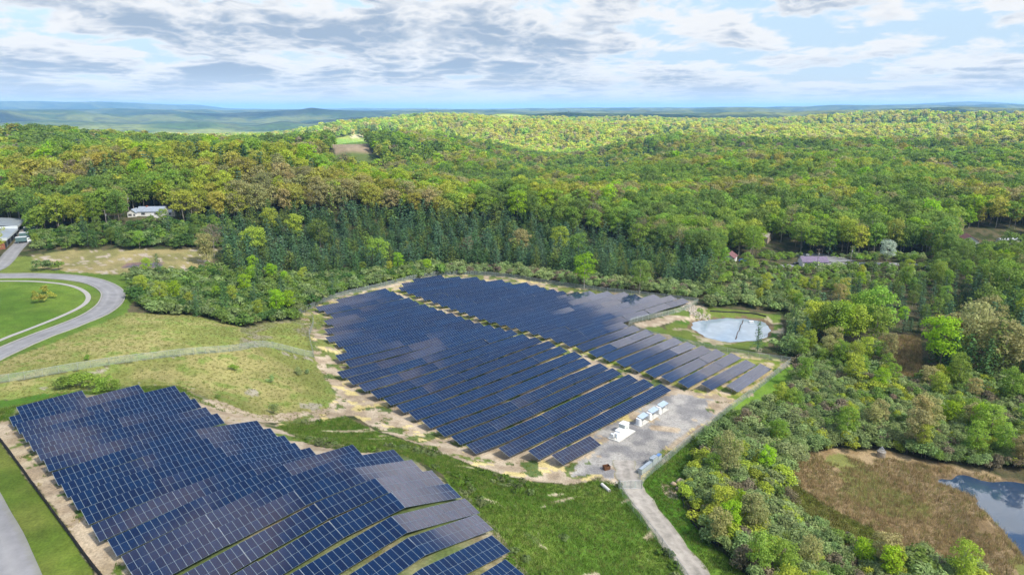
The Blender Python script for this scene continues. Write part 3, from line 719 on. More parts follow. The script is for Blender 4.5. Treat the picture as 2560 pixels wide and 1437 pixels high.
LOOP = [(-260, 690), (-120, 688), (0, 690), (100, 690), (180, 695), (240, 706), (280, 728), (276, 757), (235, 788), (170, 815), (90, 845), (0, 885), (-120, 945), (-300, 1040)]
road, loop_line = ribbon('road', LOOP, 7.6, asphalt, 0.10)
def kerb(line, off, name='kerb'):
    mb = MB(); prev = None
    for i, p in enumerate(line):
        t = (line[min(i + 1, len(line) - 1)] - line[max(i - 1, 0)]).normalized(); n_ = Vector((-t.y, t.x, 0))
        a, c = p + n_ * off, p + n_ * (off + math.copysign(.28, off)); z = gzs(p.x + n_.x * off, p.y + n_.y * off)
        cur = [(a.x, a.y, z - .1), (a.x, a.y, z + .26), (c.x, c.y, z + .26), (c.x, c.y, z - .1)]
        if prev:
            for k in range(3): mb.quad(prev[k], cur[k], cur[k + 1], prev[k + 1])
        prev = cur
    return mb.obj(name, concrete, kind='structure')
kerb(loop_line, 3.82); kerb(loop_line, -3.82)
ribbon('footpath', [(-260, 706), (-100, 702), (0, 703), (90, 704), (160, 711), (203, 724), (221, 743), (205, 765), (150, 792), (80, 820), (0, 851), (-120, 905)], 1.7, concrete, 0.09, across=3)
ribbon('road', [(-360, 1010), (-150, 1180), (-62, 1330), (-20, 1437), (20, 1560)], 10.5, asphalt, 0.10)
ribbon('driveway', [(-60, 690), (-10, 672), (14, 652), (30, 632), (50, 612), (62, 594), (64, 578), (60, 566), (56, 556)], 7.0, asphalt, 0.10)
drive, drive_line = ribbon('access_drive', [(1560, 1150), (1567, 1185), (1584, 1222), (1612, 1262), (1650, 1313), (1692, 1370), (1745, 1437), (1800, 1510)], 5.2, gravel_mat, 0.08, edge=.4)
ribbon('road', [(1930, 668), (1990, 664), (2060, 661), (2130, 659), (2220, 660), (2330, 663), (2480, 664), (2700, 668)], 6.0, asphalt, 0.12)
ribbon('parking_lot', [(1995, 640), (2035, 640), (2075, 646), (2110, 655)], 14.0, asphalt, 0.10)

def water_material(name, deep, rough, scale, strength):
    m, nt, out = new_mat(name)
    b = principled(nt, out, deep, rough, 0.0, 0.5); b.inputs['IOR'].default_value = 1.6
    n = tex_noise(nt, scale, 3.0, 0.5)
    n2 = tex_noise(nt, 0.22, 4.0, 0.6)
    c = mixcol(nt, maprange(nt, n2.outputs[0], 0.45, 0.7, 0, 1), deep, tuple(k * 1.25 for k in deep)); nt.links.new(c, b.inputs['Base Color'])
    bp = nt.nodes.new('ShaderNodeBump'); bp.inputs['Strength'].default_value = strength; bp.inputs['Distance'].default_value = 0.05
    nt.links.new(n.outputs[0], bp.inputs['Height']); nt.links.new(bp.outputs[0], b.inputs['Normal'])
    return m
for poly, z, m in ((pw1, POND_Z, water_material('pond_water', (0.27, 0.33, 0.38), 0.02, 1.5, 0.02)), (pw2, POND2_Z, water_material('marsh_water', (0.03, 0.055, 0.10), 0.02, 1.2, 0.02))):
    c = poly.mean(0); big = c + (poly - c) * 1.05
    link('water', mesh_np('water', np.c_[big, np.full(len(big), z)], [list(range(len(big)))], [m]), kind='structure')

# ---------------------------------------------------------------- fences
def mesh_material():
    m, nt, out = new_mat('chain_link')
    b = nt.nodes.new('ShaderNodeBsdfPrincipled'); b.inputs['Base Color'].default_value = (0.42, 0.50, 0.46, 1); b.inputs['Metallic'].default_value = 0.2; b.inputs['Roughness'].default_value = 0.5
    t = nt.nodes.new('ShaderNodeBsdfTransparent'); mx = nt.nodes.new('ShaderNodeMixShader')
    w = nt.nodes.new('ShaderNodeTexVoronoi'); w.feature = 'DISTANCE_TO_EDGE'; w.inputs['Scale'].default_value = 9.0; w.inputs['Randomness'].default_value = 0.0
    tc = nt.nodes.new('ShaderNodeTexCoord'); nt.links.new(tc.outputs['Object'], w.inputs['Vector'])
    f = maprange(nt, w.outputs['Distance'], 0.05, 0.16, 0.50, 0.11); nt.links.new(f, mx.inputs[0])
    nt.links.new(t.outputs[0], mx.inputs[1]); nt.links.new(b.outputs[0], mx.inputs[2]); nt.links.new(mx.outputs[0], out.inputs[0])
    return m
chain_mat = mesh_material()
black_fabric = simple('silt_fabric', (0.018, 0.016, 0.018), 0.8, 0, 0.2, 1.0)
wood_stake = simple('wood_stake', (0.20, 0.14, 0.08), 0.9, 0, 0.2, 3.0)
FPOST = MB().tube((0, 0, -.3), (0, 0, 2.25), 0.045, k=6).mesh('post', steel_mat)
def fence(px_pts, label, h=2.1, step=3.0, lean=0.0):
    L_ = resample(path_on(px_pts), step); p0 = L_[0]
    root = thing('chain_link_fence', label, 'fence', (p0.x, p0.y, gzs(p0.x, p0.y)), 0, 'chain link fences of the solar site')
    zs = [gzs(p.x, p.y) for p in L_]
    loc = [Vector((p.x - p0.x, p.y - p0.y, z - zs[0])) for p, z in zip(L_, zs)]
    rail = MB()
    for i, q in enumerate(loc):
        o = bpy.data.objects.new('post', FPOST); COL.objects.link(o); o.parent = root; o.location = q
        if i:
            a, c = loc[i - 1], q
            MB().quad(tuple(a + Vector((0, 0, .04))), tuple(c + Vector((0, 0, .04))), tuple(c + Vector((0, 0, h))), tuple(a + Vector((0, 0, h)))).obj('mesh_panel', chain_mat, root)
            rail.tube(a + Vector((0, 0, h)), c + Vector((0, 0, h)), .03, k=4, cap=False)
    rail.obj('top_rail', steel_mat, root)
    return root
fence([(-60, 966), (0, 957), (120, 938), (300, 908), (420, 893), (540, 882), (600, 876), (650, 867), (700, 874), (783, 893)], 'chain link fence over the grass bank at the left')
fence([(785, 893), (778, 868), (774, 838), (784, 808), (775, 793), (747, 787)], 'chain link fence climbing the bank at the left end of the panels')
fence([(745, 786), (790, 765), (850, 742), (970, 714), (1030, 699), (1110, 688), (1250, 692), (1400, 715), (1500, 728), (1620, 742), (1745, 757)], 'long chain link fence curving behind the far panel rows')
fence([(1745, 758), (1700, 780), (1640, 794), (1572, 812), (1620, 838), (1690, 856), (1760, 872), (1880, 894), (1977, 908)], 'chain link fence between the panels and the small pond')
fence([(1979, 908), (1930, 946), (1850, 1008), (1760, 1078), (1700, 1126), (1655, 1164), (1612, 1200), (1604, 1218)], 'straight chain link fence along the equipment yard')
fence([(1546, 1220), (1570, 1262), (1612, 1315), (1655, 1370), (1700, 1432), (1745, 1495)], 'chain link fence beside the gravel access drive')
# gate
ga, gb = on_sheet(1549, 1222), on_sheet(1604, 1222)
gate = thing('chain_link_gate', 'two-leaf chain link gate across the gravel access drive', 'gate', ga)
d = gb - ga; d.z = 0
MB().tube((0, 0, -.3), (0, 0, 2.4), .07).obj('post', steel_mat, gate)
o = MB().tube((0, 0, -.3), (0, 0, 2.4), .07).obj('post', steel_mat, gate); o.location = d
for s, e in ((.02, .48), (.52, .98)):
    a, c = d * s, d * e; up = Vector((0, 0, 2.0)); lo = Vector((0, 0, .15))
    lf = MB().quad(tuple(a + lo), tuple(c + lo), tuple(c + up), tuple(a + up)).obj('leaf', chain_mat, gate)
    fr = MB()
    for p, q in ((a + lo, c + lo), (a + up, c + up), (a + lo, a + up), (c + lo, c + up)): fr.tube(p, q, .035, k=4)
    fr.obj('frame', steel_mat, lf)
def silt(px_pts, label, h=0.6, step=2.4):
    L_ = resample(path_on(px_pts), step); p0 = L_[0]; z0 = gzs(p0.x, p0.y)
    root = thing('silt_fence', label, 'silt fence', (p0.x, p0.y, z0), 0, 'black silt fences')
    pts = [Vector((p.x - p0.x, p.y - p0.y, gzs(p.x, p.y) - z0)) for p in L_]
    n = len(pts); V, F = [], []
    for i, q in enumerate(pts):
        t = (pts[min(i + 1, n - 1)] - pts[max(i - 1, 0)]).normalized(); s = Vector((-t.y, t.x, 0)) * .02; hh = h * random.uniform(.82, 1.05)
        V += [tuple(q - s - Vector((0, 0, .1))), tuple(q - s + Vector((0, 0, hh))), tuple(q + s + Vector((0, 0, hh))), tuple(q + s - Vector((0, 0, .1)))]
        MB().box(-.03, .03, -.03, .03, -.2, h * 1.12).obj('stake', wood_stake, root, loc=q)
        if i:
            for k in range(3): F.append((4 * i - 4 + k, 4 * i + k, 4 * i + k + 1, 4 * i - 3 + k))
    link('fabric', mesh_np('fabric', V, np.array(F), [black_fabric]), root)
silt([(-50, 1040), (0, 1102), (60, 1183), (120, 1266), (190, 1362), (250, 1442), (300, 1508)], 'tall black fabric fence between the near panels and the road', 1.25)
silt([(1783, 1088), (1798, 1102), (1812, 1118)], 'short black silt fence in the scrub below the yard fence')
silt([(1752, 1170), (1775, 1160), (1796, 1152)], 'black silt fence running into the scrub beside the green verge')
silt([(1702, 1235), (1706, 1252), (1711, 1272)], 'black silt fence below the boulder pile')
silt([(1725, 1300), (1738, 1316), (1750, 1330)], 'black silt fence beside the access drive scrub')
silt([(1770, 1350), (1785, 1360), (1800, 1370)], 'black silt fence nearest the bottom edge')
silt([(1775, 779), (1820, 781), (1875, 784), (1915, 792)], 'black silt fence behind the small pond')

# ---------------------------------------------------------------- equipment yard
white_paint = simple('white_enamel', (0.78, 0.79, 0.78), 0.4, 0, 0.04, 1.0)
grey_paint = simple('grey_enamel', (0.46, 0.49, 0.50), 0.45, 0.1, 0.06, 1.2)
dark_paint = simple('dark_fan', (0.05, 0.055, 0.06), 0.5, 0, 0.1, 2.0)
blue_metal = simple('pale_blue_roof_metal', (0.46, 0.56, 0.66), 0.35, 0.3, 0.05, 1.0)
rust = simple('rust', (0.17, 0.075, 0.035), 0.8, 0.2, 0.25, 3.0)
def frame3(front, right, left):               # local x along front>right, y front>left
    f, r_, l = on_sheet(*front), on_sheet(*right), on_sheet(*left)
    rx = math.atan2(r_.y - f.y, r_.x - f.x)
    return f, rx, (r_ - f).to_2d().length, (l - f).to_2d().length
f, rz, LX, LY = frame3((1546.8, 1105.7), (1588.7, 1078.4), (1524.8, 1098.9))
LY = max(LY, 3.4)
pad = MB().box(0, LX, 0, LY, -.3, .22).obj('concrete_pad', pale_concrete, loc=f, rot=(0, 0, rz)); pad['label'] = 'long pale concrete pad under the white transformer cabinets'; pad['category'] = 'concrete pad'
def rot_at(f, rz, x, y, z=0.0): return (f.x + math.cos(rz) * x - math.sin(rz) * y, f.y + math.sin(rz) * x + math.cos(rz) * y, f.z + z)
sw = thing('switchgear_cabinet', 'tall pale grey switchgear cabinet at the far end of the pad', 'cabinet', rot_at(f, rz, LX * .62, LY * .42, .22), rz)
MB().box(0, 2.2, 0, 1.8, .08, 2.15).obj('body', simple('cabinet_grey', (0.62, 0.66, 0.62), .45, 0, .04, 1.0), sw); MB().box(-.07, 2.27, -.1, 1.9, 2.153, 2.27).obj('roof', white_paint, sw); MB().box(-.04, 2.24, -.04, 1.84, 0, .077).obj('base', grey_paint, sw)
for k in range(2):
    dr = MB().box(.06 + 1.06 * k, 1.06 + 1.06 * k, -.035, -.004, .15, 2.05).obj('door', simple('cabinet_grey', (0.62, 0.66, 0.62)), sw); MB().box(.9 + .2 * k, .96 + .2 * k, -.075, -.038, .95, 1.25).obj('handle', dark_paint, dr)
    MB().box(-.035, -.004, .08 + .86 * k, .86 + .86 * k, .15, 2.05).obj('side_panel', simple('cabinet_grey', (0.62, 0.66, 0.62)), sw)
tr = thing('transformer', 'white pad-mounted transformer with cooling fins in front of the switchgear', 'transformer', rot_at(f, rz, LX * .26, LY * .30, .22), rz)
MB().box(0, 2.0, 0, 1.5, 0, 1.55).obj('tank', white_paint, tr); MB().box(-.06, 2.06, -.06, 1.56, 1.553, 1.64).obj('lid', white_paint, tr)
MB().box(-1.0, -.004, .15, 1.35, 0, 1.25).obj('cable_cabinet', white_paint, tr)
for k in range(9): MB().box(2.004, 2.5, .1 + .155 * k, .15 + .155 * k, .25, 1.35).obj('cooling_fin', white_paint, tr)
for k in range(3): MB().tube((.5 + .5 * k, .8, 1.64), (.5 + .5 * k, .8, 2.05), .07, .04).obj('bushing', grey_paint, tr)
MB().tube((.2, 1.1, 1.64), (.2, 1.1, 2.9), .03).obj('mast', grey_paint, tr)
sm = thing('meter_cabinet', 'small white meter cabinet with a backboard at the near end of the pad', 'cabinet', rot_at(f, rz, .35, LY * .55, .22), rz)
MB().box(0, .55, 0, .9, .25, 1.25).obj('box', white_paint, sm); MB().box(.05, .5, -.9, -.85, .7, 1.6).obj('backboard', blue_metal, sm)
for y in (-.85, .85): MB().tube((.27, y, 0), (.27, y, 1.6), .035).obj('leg', steel_mat, sm)
for k, (fr, ri, le, lb) in enumerate((((1601.3, 1067.2), (1622.3, 1053.6), (1590.6, 1063.8), 'nearest to the transformer pad'), ((1627.5, 1052), (1648, 1038.5), (1617.5, 1048.5), 'in the middle of the three'), ((1651, 1037), (1671.5, 1023.5), (1641.5, 1033.5), 'farthest from the transformer pad'))):
    f2, rz2, lx, ly = frame3(fr, ri, le); lx, ly = max(lx, 4.0), max(ly, 2.0)
    iv = thing('inverter_station', f'white inverter station with a pale blue awning roof, {lb}', 'inverter station', f2, rz2, 'inverter stations in a row')
    MB().box(0, lx, 0, ly, -.25, .18).obj('pad', pale_concrete, iv)
    cyl = MB(); n = 14                                            # the end cabinet is rounded on its outer side
    pts = [(.35 + .55 * -math.sin(math.pi * i / n) * .55, ly * .5 + ly * .34 * math.cos(math.pi * i / n)) for i in range(n + 1)] + [(1.0, ly * .16), (1.0, ly * .84)]
    m = len(pts)
    for i in range(m): a, c = pts[i], pts[(i + 1) % m]; cyl.quad((c[0], c[1], .18), (a[0], a[1], .18), (a[0], a[1], 2.0), (c[0], c[1], 2.0))
    cyl.poly([(a, c, 2.0) for a, c in pts][::-1]); cyl.obj('end_cabinet', white_paint, iv)
    rf = MB(); rf.poly([(.7, .0, 2.02), (lx - .2, .0, 2.02), (lx - .2, ly * .8, 2.42), (.7, ly * .8, 2.42)]).poly([(.7, ly * .8, 2.33), (lx - .2, ly * .8, 2.33), (lx - .2, 0, 1.93), (.7, 0, 1.93)])
    for a, c in (((.7, 0), (lx - .2, 0)),): rf.quad((a[0], 0, 1.93), (c[0], 0, 1.93), (c[0], 0, 2.02), (a[0], 0, 2.02), 1)
    for x in (.7, lx - .2): rf.quad((x, 0, 1.93), (x, ly * .8, 2.33), (x, ly * .8, 2.42), (x, 0, 2.02), 1)
    rf.obj('roof', [blue_metal, dark_paint], iv)
    for x in (1.25, lx - .4):
        for y in (.12, ly * .74): MB().tube((x, y, .18), (x, y, 1.92 + .18 * (y > .5)), .045, k=5).obj('leg', steel_mat, iv)
    for q in range(4):
        x0 = 1.35 + q * (lx - 2.0) / 4
        bx = MB().box(x0, x0 + (lx - 2.2) / 4, ly * .38, ly * .62, .75, 1.55).obj('inverter', grey_paint, iv)
        MB().tube((x0 + .22, ly * .38, .95), (x0 + .22, ly * .345, .95), .13, k=10).obj('fan', dark_paint, bx)
    MB().box(1.2, lx - .4, ly * .63, ly * .66, .5, 1.9).obj('rack', steel_mat, iv)
rb = thing('scrap_bin', 'rusty brown square bin standing on the gravel', 'bin', on_sheet(1516, 1172), R(20))
MB().box(-.75, .75, -.6, .6, 0, .1).obj('base', rust, rb)
for a in ((-.75, .75, -.6, -.55), (-.75, .75, .55, .6), (-.75, -.7, -.546, .546), (.7, .75, -.546, .546)): MB().box(*a, .103, .95).obj('side', rust, rb)
# storage bins against the fence by the gate
p, rz3 = on_sheet(1608, 1190), 0
q = on_sheet(1676, 1140); rz3 = math.atan2(q.y - p.y, q.x - p.x)
bin_side = simple('galvanised_panel', (0.52, 0.57, 0.57), .45, .3, .06, 2.0); bin_top = simple('blue_grey_lid', (0.40, 0.45, 0.50), .4, .3, .06, 2.0)
def storage(x, L_, W, Hh, lid, lab, ribs):
    t = thing('storage_bin', lab, 'bin', rot_at(p, rz3, x, .5), rz3)
    MB().box(0, L_, 0, W, 0, Hh - .08).obj('side', bin_side, t); MB().box(.06, L_ - .06, .06, W - .06, Hh - .077, Hh - .02).obj('lid', lid, t)
    for k in range(ribs + 1):
        x_ = L_ * k / ribs; MB().box(x_ - .04, x_ + .04, -.03, W + .03, Hh - .075, Hh).obj('rim', alu_mat, t)
    for y in (-.03, W + .003): MB().box(.045, L_ - .045, y, y + .027, Hh - .07, Hh + .002).obj('rim', alu_mat, t)
storage(0.2, 5.0, .9, 1.4, bin_top, 'low grey bin with a two-part blue-grey lid next to the gate', 2)
storage(5.4, 2.3, 1.1, 1.9, bin_top, 'taller pale grey crate with slatted lid between the bins', 3)
storage(7.9, 1.7, .9, 1.6, simple('blue_lid', (0.10, 0.22, 0.50), .4, .1, .06, 2.0), 'grey crate with a bright blue lid against the yard fence', 1)

# ---------------------------------------------------------------- rocks
def rock_mesh(seed, s=(1, .8, .65)):
    rg = np.random.default_rng(seed); t = (1 + 5 ** .5) / 2
    v = np.array([(-1, t, 0), (1, t, 0), (-1, -t, 0), (1, -t, 0), (0, -1, t), (0, 1, t), (0, -1, -t), (0, 1, -t), (t, 0, -1), (t, 0, 1), (-t, 0, -1), (-t, 0, 1)]) / 1.9
    f = np.array([(0, 11, 5), (0, 5, 1), (0, 1, 7), (0, 7, 10), (0, 10, 11), (1, 5, 9), (5, 11, 4), (11, 10, 2), (10, 7, 6), (7, 1, 8), (3, 9, 4), (3, 4, 2), (3, 2, 6), (3, 6, 8), (3, 8, 9), (4, 9, 5), (2, 4, 11), (6, 2, 10), (8, 6, 7), (9, 8, 1)])
    v = v * (1 + rg.uniform(-.22, .22, (12, 1))) * np.array(s)
    return v, f
stone = simple('pale_boulder_stone', (0.45, 0.34, 0.24), .9, 0, .16, 1.5)
ROCKS = [mesh_np('boulder', *rock_mesh(i), [stone]) for i in range(5)]
places = ['by itself at the left of the pile', 'large, round, at the top of the pile', 'long, at the top right of the pile', 'at the left foot of the pile', 'in the middle of the pile', 'below the large round one', 'flat, right of the middle', 'at the right foot of the pile', 'at the far right end', 'small, at the front edge', 'between the two large ones', 'small, near the right end']
for i, (a, c, s) in enumerate(((1684, 1211, .8), (1702, 1207, 1.35), (1722, 1212, 1.15), (1693, 1222, .7), (1708, 1221, .8), (1701, 1216, .7), (1720, 1221, .8), (1733, 1225, .7), (1744, 1229, .7), (1710, 1229, .6), (1712, 1213, .65), (1729, 1218, .55))):
    q = on_sheet(a, c); o = link('boulder', ROCKS[i % 5], None, (q.x, q.y, q.z + .25 * s), (random.uniform(-.3, .3), random.uniform(-.3, .3), random.random() * 6), label=f'tan boulder beside the green verge, {places[i]}', category='boulder', group='boulder pile by the verge'); o.scale = (s, s, s)
V, F, off = [], [], 0                           # riprap in the channel down to the pond: too small to pick apart
rg = np.random.default_rng(77)
chan = resample(path_on([(1722, 762), (1728, 772), (1735, 782), (1748, 790), (1762, 797)]), .4)
for p_ in chan:
    for _ in range(7):
        x, y = p_.x + rg.normal(0, 1.5), p_.y + rg.normal(0, 1.5); s = rg.uniform(.25, .6); v, f = rock_mesh(int(rg.integers(1e6)), (s, s * .8, s * .6))
        a = rg.random() * 6.28; c_, s_ = math.cos(a), math.sin(a); v = np.c_[v[:, 0] * c_ - v[:, 1] * s_ + x, v[:, 0] * s_ + v[:, 1] * c_ + y, v[:, 2] + gzs(x, y) + .1 * s]
        V.append(v); F.append(f + off); off += 12
link('riprap', mesh_np('riprap', np.concatenate(V), np.concatenate(F), [simple('pale_riprap', (0.50, 0.43, 0.35), .95, 0, .2, 1.2)]), kind='stuff', label='pale broken stone in the channel running to the pond', category='riprap')
lg = thing('drain_pipe', 'short pale pipe lying in the grass near the gate', 'pipe', on_sheet(1514, 1222), R(115))
t = MB(); n = 12
for i in range(n):
    a0, a1 = 6.2832 * i / n, 6.2832 * (i + 1) / n
    P_ = lambda r_, a, x: (x, r_ * math.cos(a), .38 + r_ * math.sin(a))
    t.quad(P_(.38, a0, -1.6), P_(.38, a1, -1.6), P_(.38, a1, 1.6), P_(.38, a0, 1.6)); t.quad(P_(.31, a1, -1.6), P_(.31, a0, -1.6), P_(.31, a0, 1.6), P_(.31, a1, 1.6))
    for x in (-1.6, 1.6): t.quad(P_(.31, a0, x), P_(.31, a1, x), P_(.38, a1, x), P_(.38, a0, x))
t.obj('barrel', pale_concrete, lg)

# ---------------------------------------------------------------- wetland riser, pond boom
rs = thing('outlet_riser', 'round concrete outlet riser with a conical trash rack at the wetland edge', 'outlet riser', on_sheet(2202, 1141), .3)
t = MB()
for (z0, z1, r_) in ((-.4, .25, 1.02), (.253, 1.15, .98), (1.153, 1.55, 1.05)): t.tube((0, 0, z0), (0, 0, z1), r_, k=20)
t.obj('barrel', simple('stained_concrete', (0.36, 0.31, 0.25), .9, 0, .2, 1.5), rs)
for k in range(12):
    a = 6.283 * k / 12; MB().tube((math.cos(a) * .95, math.sin(a) * .95, 1.55), (math.cos(a) * .08, math.sin(a) * .08, 2.75), .03, k=4).obj('rack_bar', steel_mat, rs)
for r_, z in ((.95, 1.58), (.55, 2.1), (.1, 2.74)):
    t = MB()
    for k in range(16): a, c = 6.283 * k / 16, 6.283 * (k + 1) / 16; t.tube((math.cos(a) * r_, math.sin(a) * r_, z), (math.cos(c) * r_, math.sin(c) * r_, z), .03, k=4)
    t.obj('rack_ring', steel_mat, rs)
a, c = Vector((*G(1858, 800, POND_Z), POND_Z)), Vector((*G(1838, 848, POND_Z), POND_Z))
bm_ = thing('floating_boom', 'thin dark floating boom lying across the small pond', 'boom', a)
for k in range(8):
    s, e = (c - a) * (k / 8), (c - a) * ((k + .93) / 8); w = Vector((.18 * math.sin(k * 2.1), 0, 0.02)); MB().tube(s + w, e + w, .16 + .08 * (k == 7), k=6).obj('float', simple('dark_float', (0.10, 0.075, 0.065), .7, 0, .2, 2.0), bm_)
ps = thing('pond_inlet', 'small white inlet box at the far edge of the pond', 'inlet box', Vector((*G(1878, 806, POND_Z), POND_Z)))
MB().box(-.8, .8, -.5, .5, -.5, .5).obj('box', white_paint, ps); MB().box(-.9, .9, -.6, .6, .503, .6).obj('lid', white_paint, ps)

# ---------------------------------------------------------------- buildings
siding = simple('white_siding', (0.72, 0.70, 0.66), .7, 0, .04, .6); shingle = simple('grey_shingle', (0.30, 0.34, 0.40), .85, 0, .10, .8); maroon = simple('maroon_roof', (0.20, 0.095, 0.10), .8, 0, .12, .8)
mauve = simple('mauve_roof', (0.19, 0.15, 0.22), .8, 0, .1, .8); tan_wall = simple('tan_wall', (0.36, 0.29, 0.22), .8, 0, .1, .8); tan_roof = simple('weathered_roof', (0.38, 0.33, 0.28), .8, 0, .1, .8); brick = simple('red_brick', (0.30, 0.11, 0.07), .9, 0, .15, 4.0)
pane_mat, _nt, _out = new_mat('window_glass'); principled(_nt, _out, (0.03, 0.035, 0.045), .08, 0, .6)
shutter_mat = simple('dark_shutter', (0.05, 0.05, 0.06), .6)
def window(par, x, z, w=1.0, h=1.1, y=-.03, shutters=True):
    fr = MB().box(x - w / 2 - .08, x + w / 2 + .08, y, y + .027, z - h / 2 - .08, z + h / 2 + .08).obj('window', siding, par)
    MB().box(x - w / 2, x + w / 2, y - .012, y - .003, z - h / 2, z + h / 2).obj('pane', pane_mat, fr)
    if shutters:
        for s in (-1, 1): MB().box(x + s * (w / 2 + .28) - .17, x + s * (w / 2 + .28) + .17, y - .02, y + .02, z - h / 2 - .05, z + h / 2 + .05).obj('shutter', shutter_mat, fr)
def house(name, label, p_, rz, L_, W, H_, RH, wall, roofm, wins=(), door=None, over=.4, cat='house'):
    t = thing(name, label, cat, (p_.x, p_.y, p_.z), rz)
    w = MB().box(-L_ / 2, L_ / 2, 0, W, -1.2, H_)
    for x in (-L_ / 2, L_ / 2): w.poly([(x, 0, H_), (x, W, H_), (x, W / 2, H_ + RH)])
    w.obj('wall', wall, t)
    MB().gable(-L_ / 2, L_ / 2, 0, W, H_ + .01, H_ + RH + .01, over).obj('roof', roofm, t)
    for x, z, w_ in wins: window(t, x, z, w_)
    if door is not None:
        d_ = MB().box(door - .5, door + .5, -.05, -.004, 0, 2.05).obj('door', white_paint, t); MB().box(door + .3, door + .38, -.1, -.053, .95, 1.1).obj('handle', dark_paint, d_)
    return t
hp = on_sheet(376, 542)
hs_ = house('ranch_house', 'long white ranch house with grey roof on the wooded hillside', hp, R(4), 13.5, 7.5, 2.9, 2.1, siding, shingle, ((-3.6, 1.6, 1.1), (3.4, 1.6, 1.2)), 1.1)
wg = MB().box(-11.2, -6.8, -1.5, 5, -1.2, 2.7); wg.poly([(-11.2, -1.5, 2.7), (-6.8, -1.5, 2.7), (-9.0, -1.5, 4.3)]); wing = wg.obj('wing', siding, hs_)
rw = MB()
for s in (-1, 1): rw.poly([(-9 + s * 2.6, -1.9, 2.45), (-9, -1.9, 4.42), (-9, 5, 4.42), (-9 + s * 2.6, 5, 2.45)][::s]); rw.poly([(-9 + s * 2.6, -1.9, 2.3), (-9, -1.9, 4.27), (-9, 5, 4.27), (-9 + s * 2.6, 5, 2.3)][::-s])
rw.obj('wing_roof', shingle, hs_)
window(wing, -9.9, 1.3, .9, 1.2, -1.53); window(wing, -7.7, 1.3, .8, 1.1, -1.53, False)
MB().box(-3.2, -2.3, 3.2, 4.1, 3.5, 5.6).obj('chimney', brick, hs_)
sp = on_sheet(423, 540)
house('garden_shed', 'small pale shed beside the white ranch house', sp, R(-12), 3.2, 3.0, 2.0, 1.3, siding, simple('pale_roof', (0.52, 0.55, 0.57), .6), ((.6, 1.2, .6),), -.6, .2, 'shed')
p_ = on_sheet(1838, 655)
house('garage', 'white garage with a maroon roof at the wood edge', p_, R(62), 9.0, 6.0, 2.9, 2.0, siding, maroon, ((-1.5, 1.6, 1.0),), 1.5, .4, 'garage')
p_ = on_sheet(2038, 668)
house('roadside_house', 'long white house with a mauve roof beside the far road', p_, R(-3), 13.0, 8.0, 2.8, 2.0, siding, mauve, ((-4, 1.5, 1.1), (-1, 1.5, 1.1), (4, 1.5, 1.1)), 1.8)
p_ = on_sheet(1940, 640); p_.y += 32; p_.z = gzs(p_.x, p_.y)
house('hillside_house', 'tan house with a shallow weathered roof among the trees', p_, R(-35), 12.0, 9.0, 3.4, 2.0, tan_wall, tan_roof, ((-3, 1.7, 1.3), (3, 1.7, 1.3)), 0.0)
def upslope(px, py, Y):
    x, y, z = atY(px, py, Y); return Vector((x, y, gzs(x, y)))
house('cottage', 'white gabled house with a brown roof in the woods at the right edge', on_sheet(2440, 612), R(70), 10.0, 9.0, 3.2, 2.6, siding, maroon, ((0, 1.6, 1.1),), 2.0)
house('trailer_home', 'low pale trailer home behind trees at the right edge', on_sheet(2528, 610), R(3), 13.0, 4.2, 2.6, .6, siding, simple('pale_roof', (0.52, 0.55, 0.57)), ((-3, 1.4, 1.0), (2, 1.4, 1.0)), 0)
house('barn', 'distant farm barn with a green roof beyond the ploughed field', upslope(928, 339, 1180), R(15), 22, 14, 5, 4.5, siding, simple('green_roof', (0.12, 0.26, 0.20), .5, .2), ((-6, 2, 1.4), (6, 2, 1.4)), 0, .6, 'barn')
house('farm_shed', 'low distant shed right of the green-roofed barn', upslope(952, 340, 1190), R(8), 16, 9, 3.5, 2, siding, simple('green_roof', (0.12, 0.26, 0.20)), ((-4, 2, 1.2),), 2, .5, 'shed')
house('farmhouse', 'tiny white farmhouse on the valley side at centre', upslope(1190, 356, 900), R(-10), 14, 8, 4, 2.5, siding, simple('pale_roof', (0.52, 0.55, 0.57)), ((-4, 2, 1.2), (4, 2, 1.2)), 0)
# works building, stepped roofs, with trucks drawn up at its side
pf, pb = on_sheet(14, 622), on_sheet(60, 560)
ang = math.atan2(pb.y - pf.y, pb.x - pf.x); DL = max((pb - pf).length, 46.0)
mill = thing('works_building', 'long metal-roofed works building with brick end at the left edge', 'building', (pf.x, pf.y, pf.z), ang)
sheet = simple('roof_sheet', (0.40, 0.44, 0.48), .4, .35, .08, .25); facia = simple('pale_fascia', (0.62, 0.66, 0.66), .5, .2, .06, .5); darkwall = simple('dark_bay', (0.07, 0.065, 0.075), .8)
MB().box(0, DL * .52, 0, 34, -1.5, 5.2).obj('wall', darkwall, mill); MB().box(DL * .52, DL, 0, 34, -1.5, 6.4).obj('wall', darkwall, mill)
MB().box(-.4, -.01, 0, 34, -1.5, 4.3).obj('brick_end', brick, mill)
for (x0, x1, z) in ((-1.2, DL * .52 - .1, 5.25), (DL * .52, DL + 1, 6.45)):
    rf = MB().poly([(x0, -1.4, z), (x1, -1.4, z), (x1, 17, z + 2.0), (x0, 17, z + 2.0)][::-1]).poly([(x0, 35, z), (x1, 35, z), (x1, 17, z + 2.0), (x0, 17, z + 2.0)]).obj('roof', sheet, mill)
    MB().box(x0, x1, -1.5, -1.38, z - .9, z - .003).obj('fascia', facia, rf); MB().box(x0 - .15, x0 - .004, -1.4, 35, z - 1.1, z + .3).obj('fascia', facia, rf)
    for k in range(int((x1 - x0) / 2)): MB().poly([(x0 + 2 * k, -1.35, z + .05), (x0 + 2 * k + .12, -1.35, z + .05), (x0 + 2 * k + .12, 17, z + 2.06), (x0 + 2 * k, 17, z + 2.06)][::-1]).obj('seam', facia, rf)
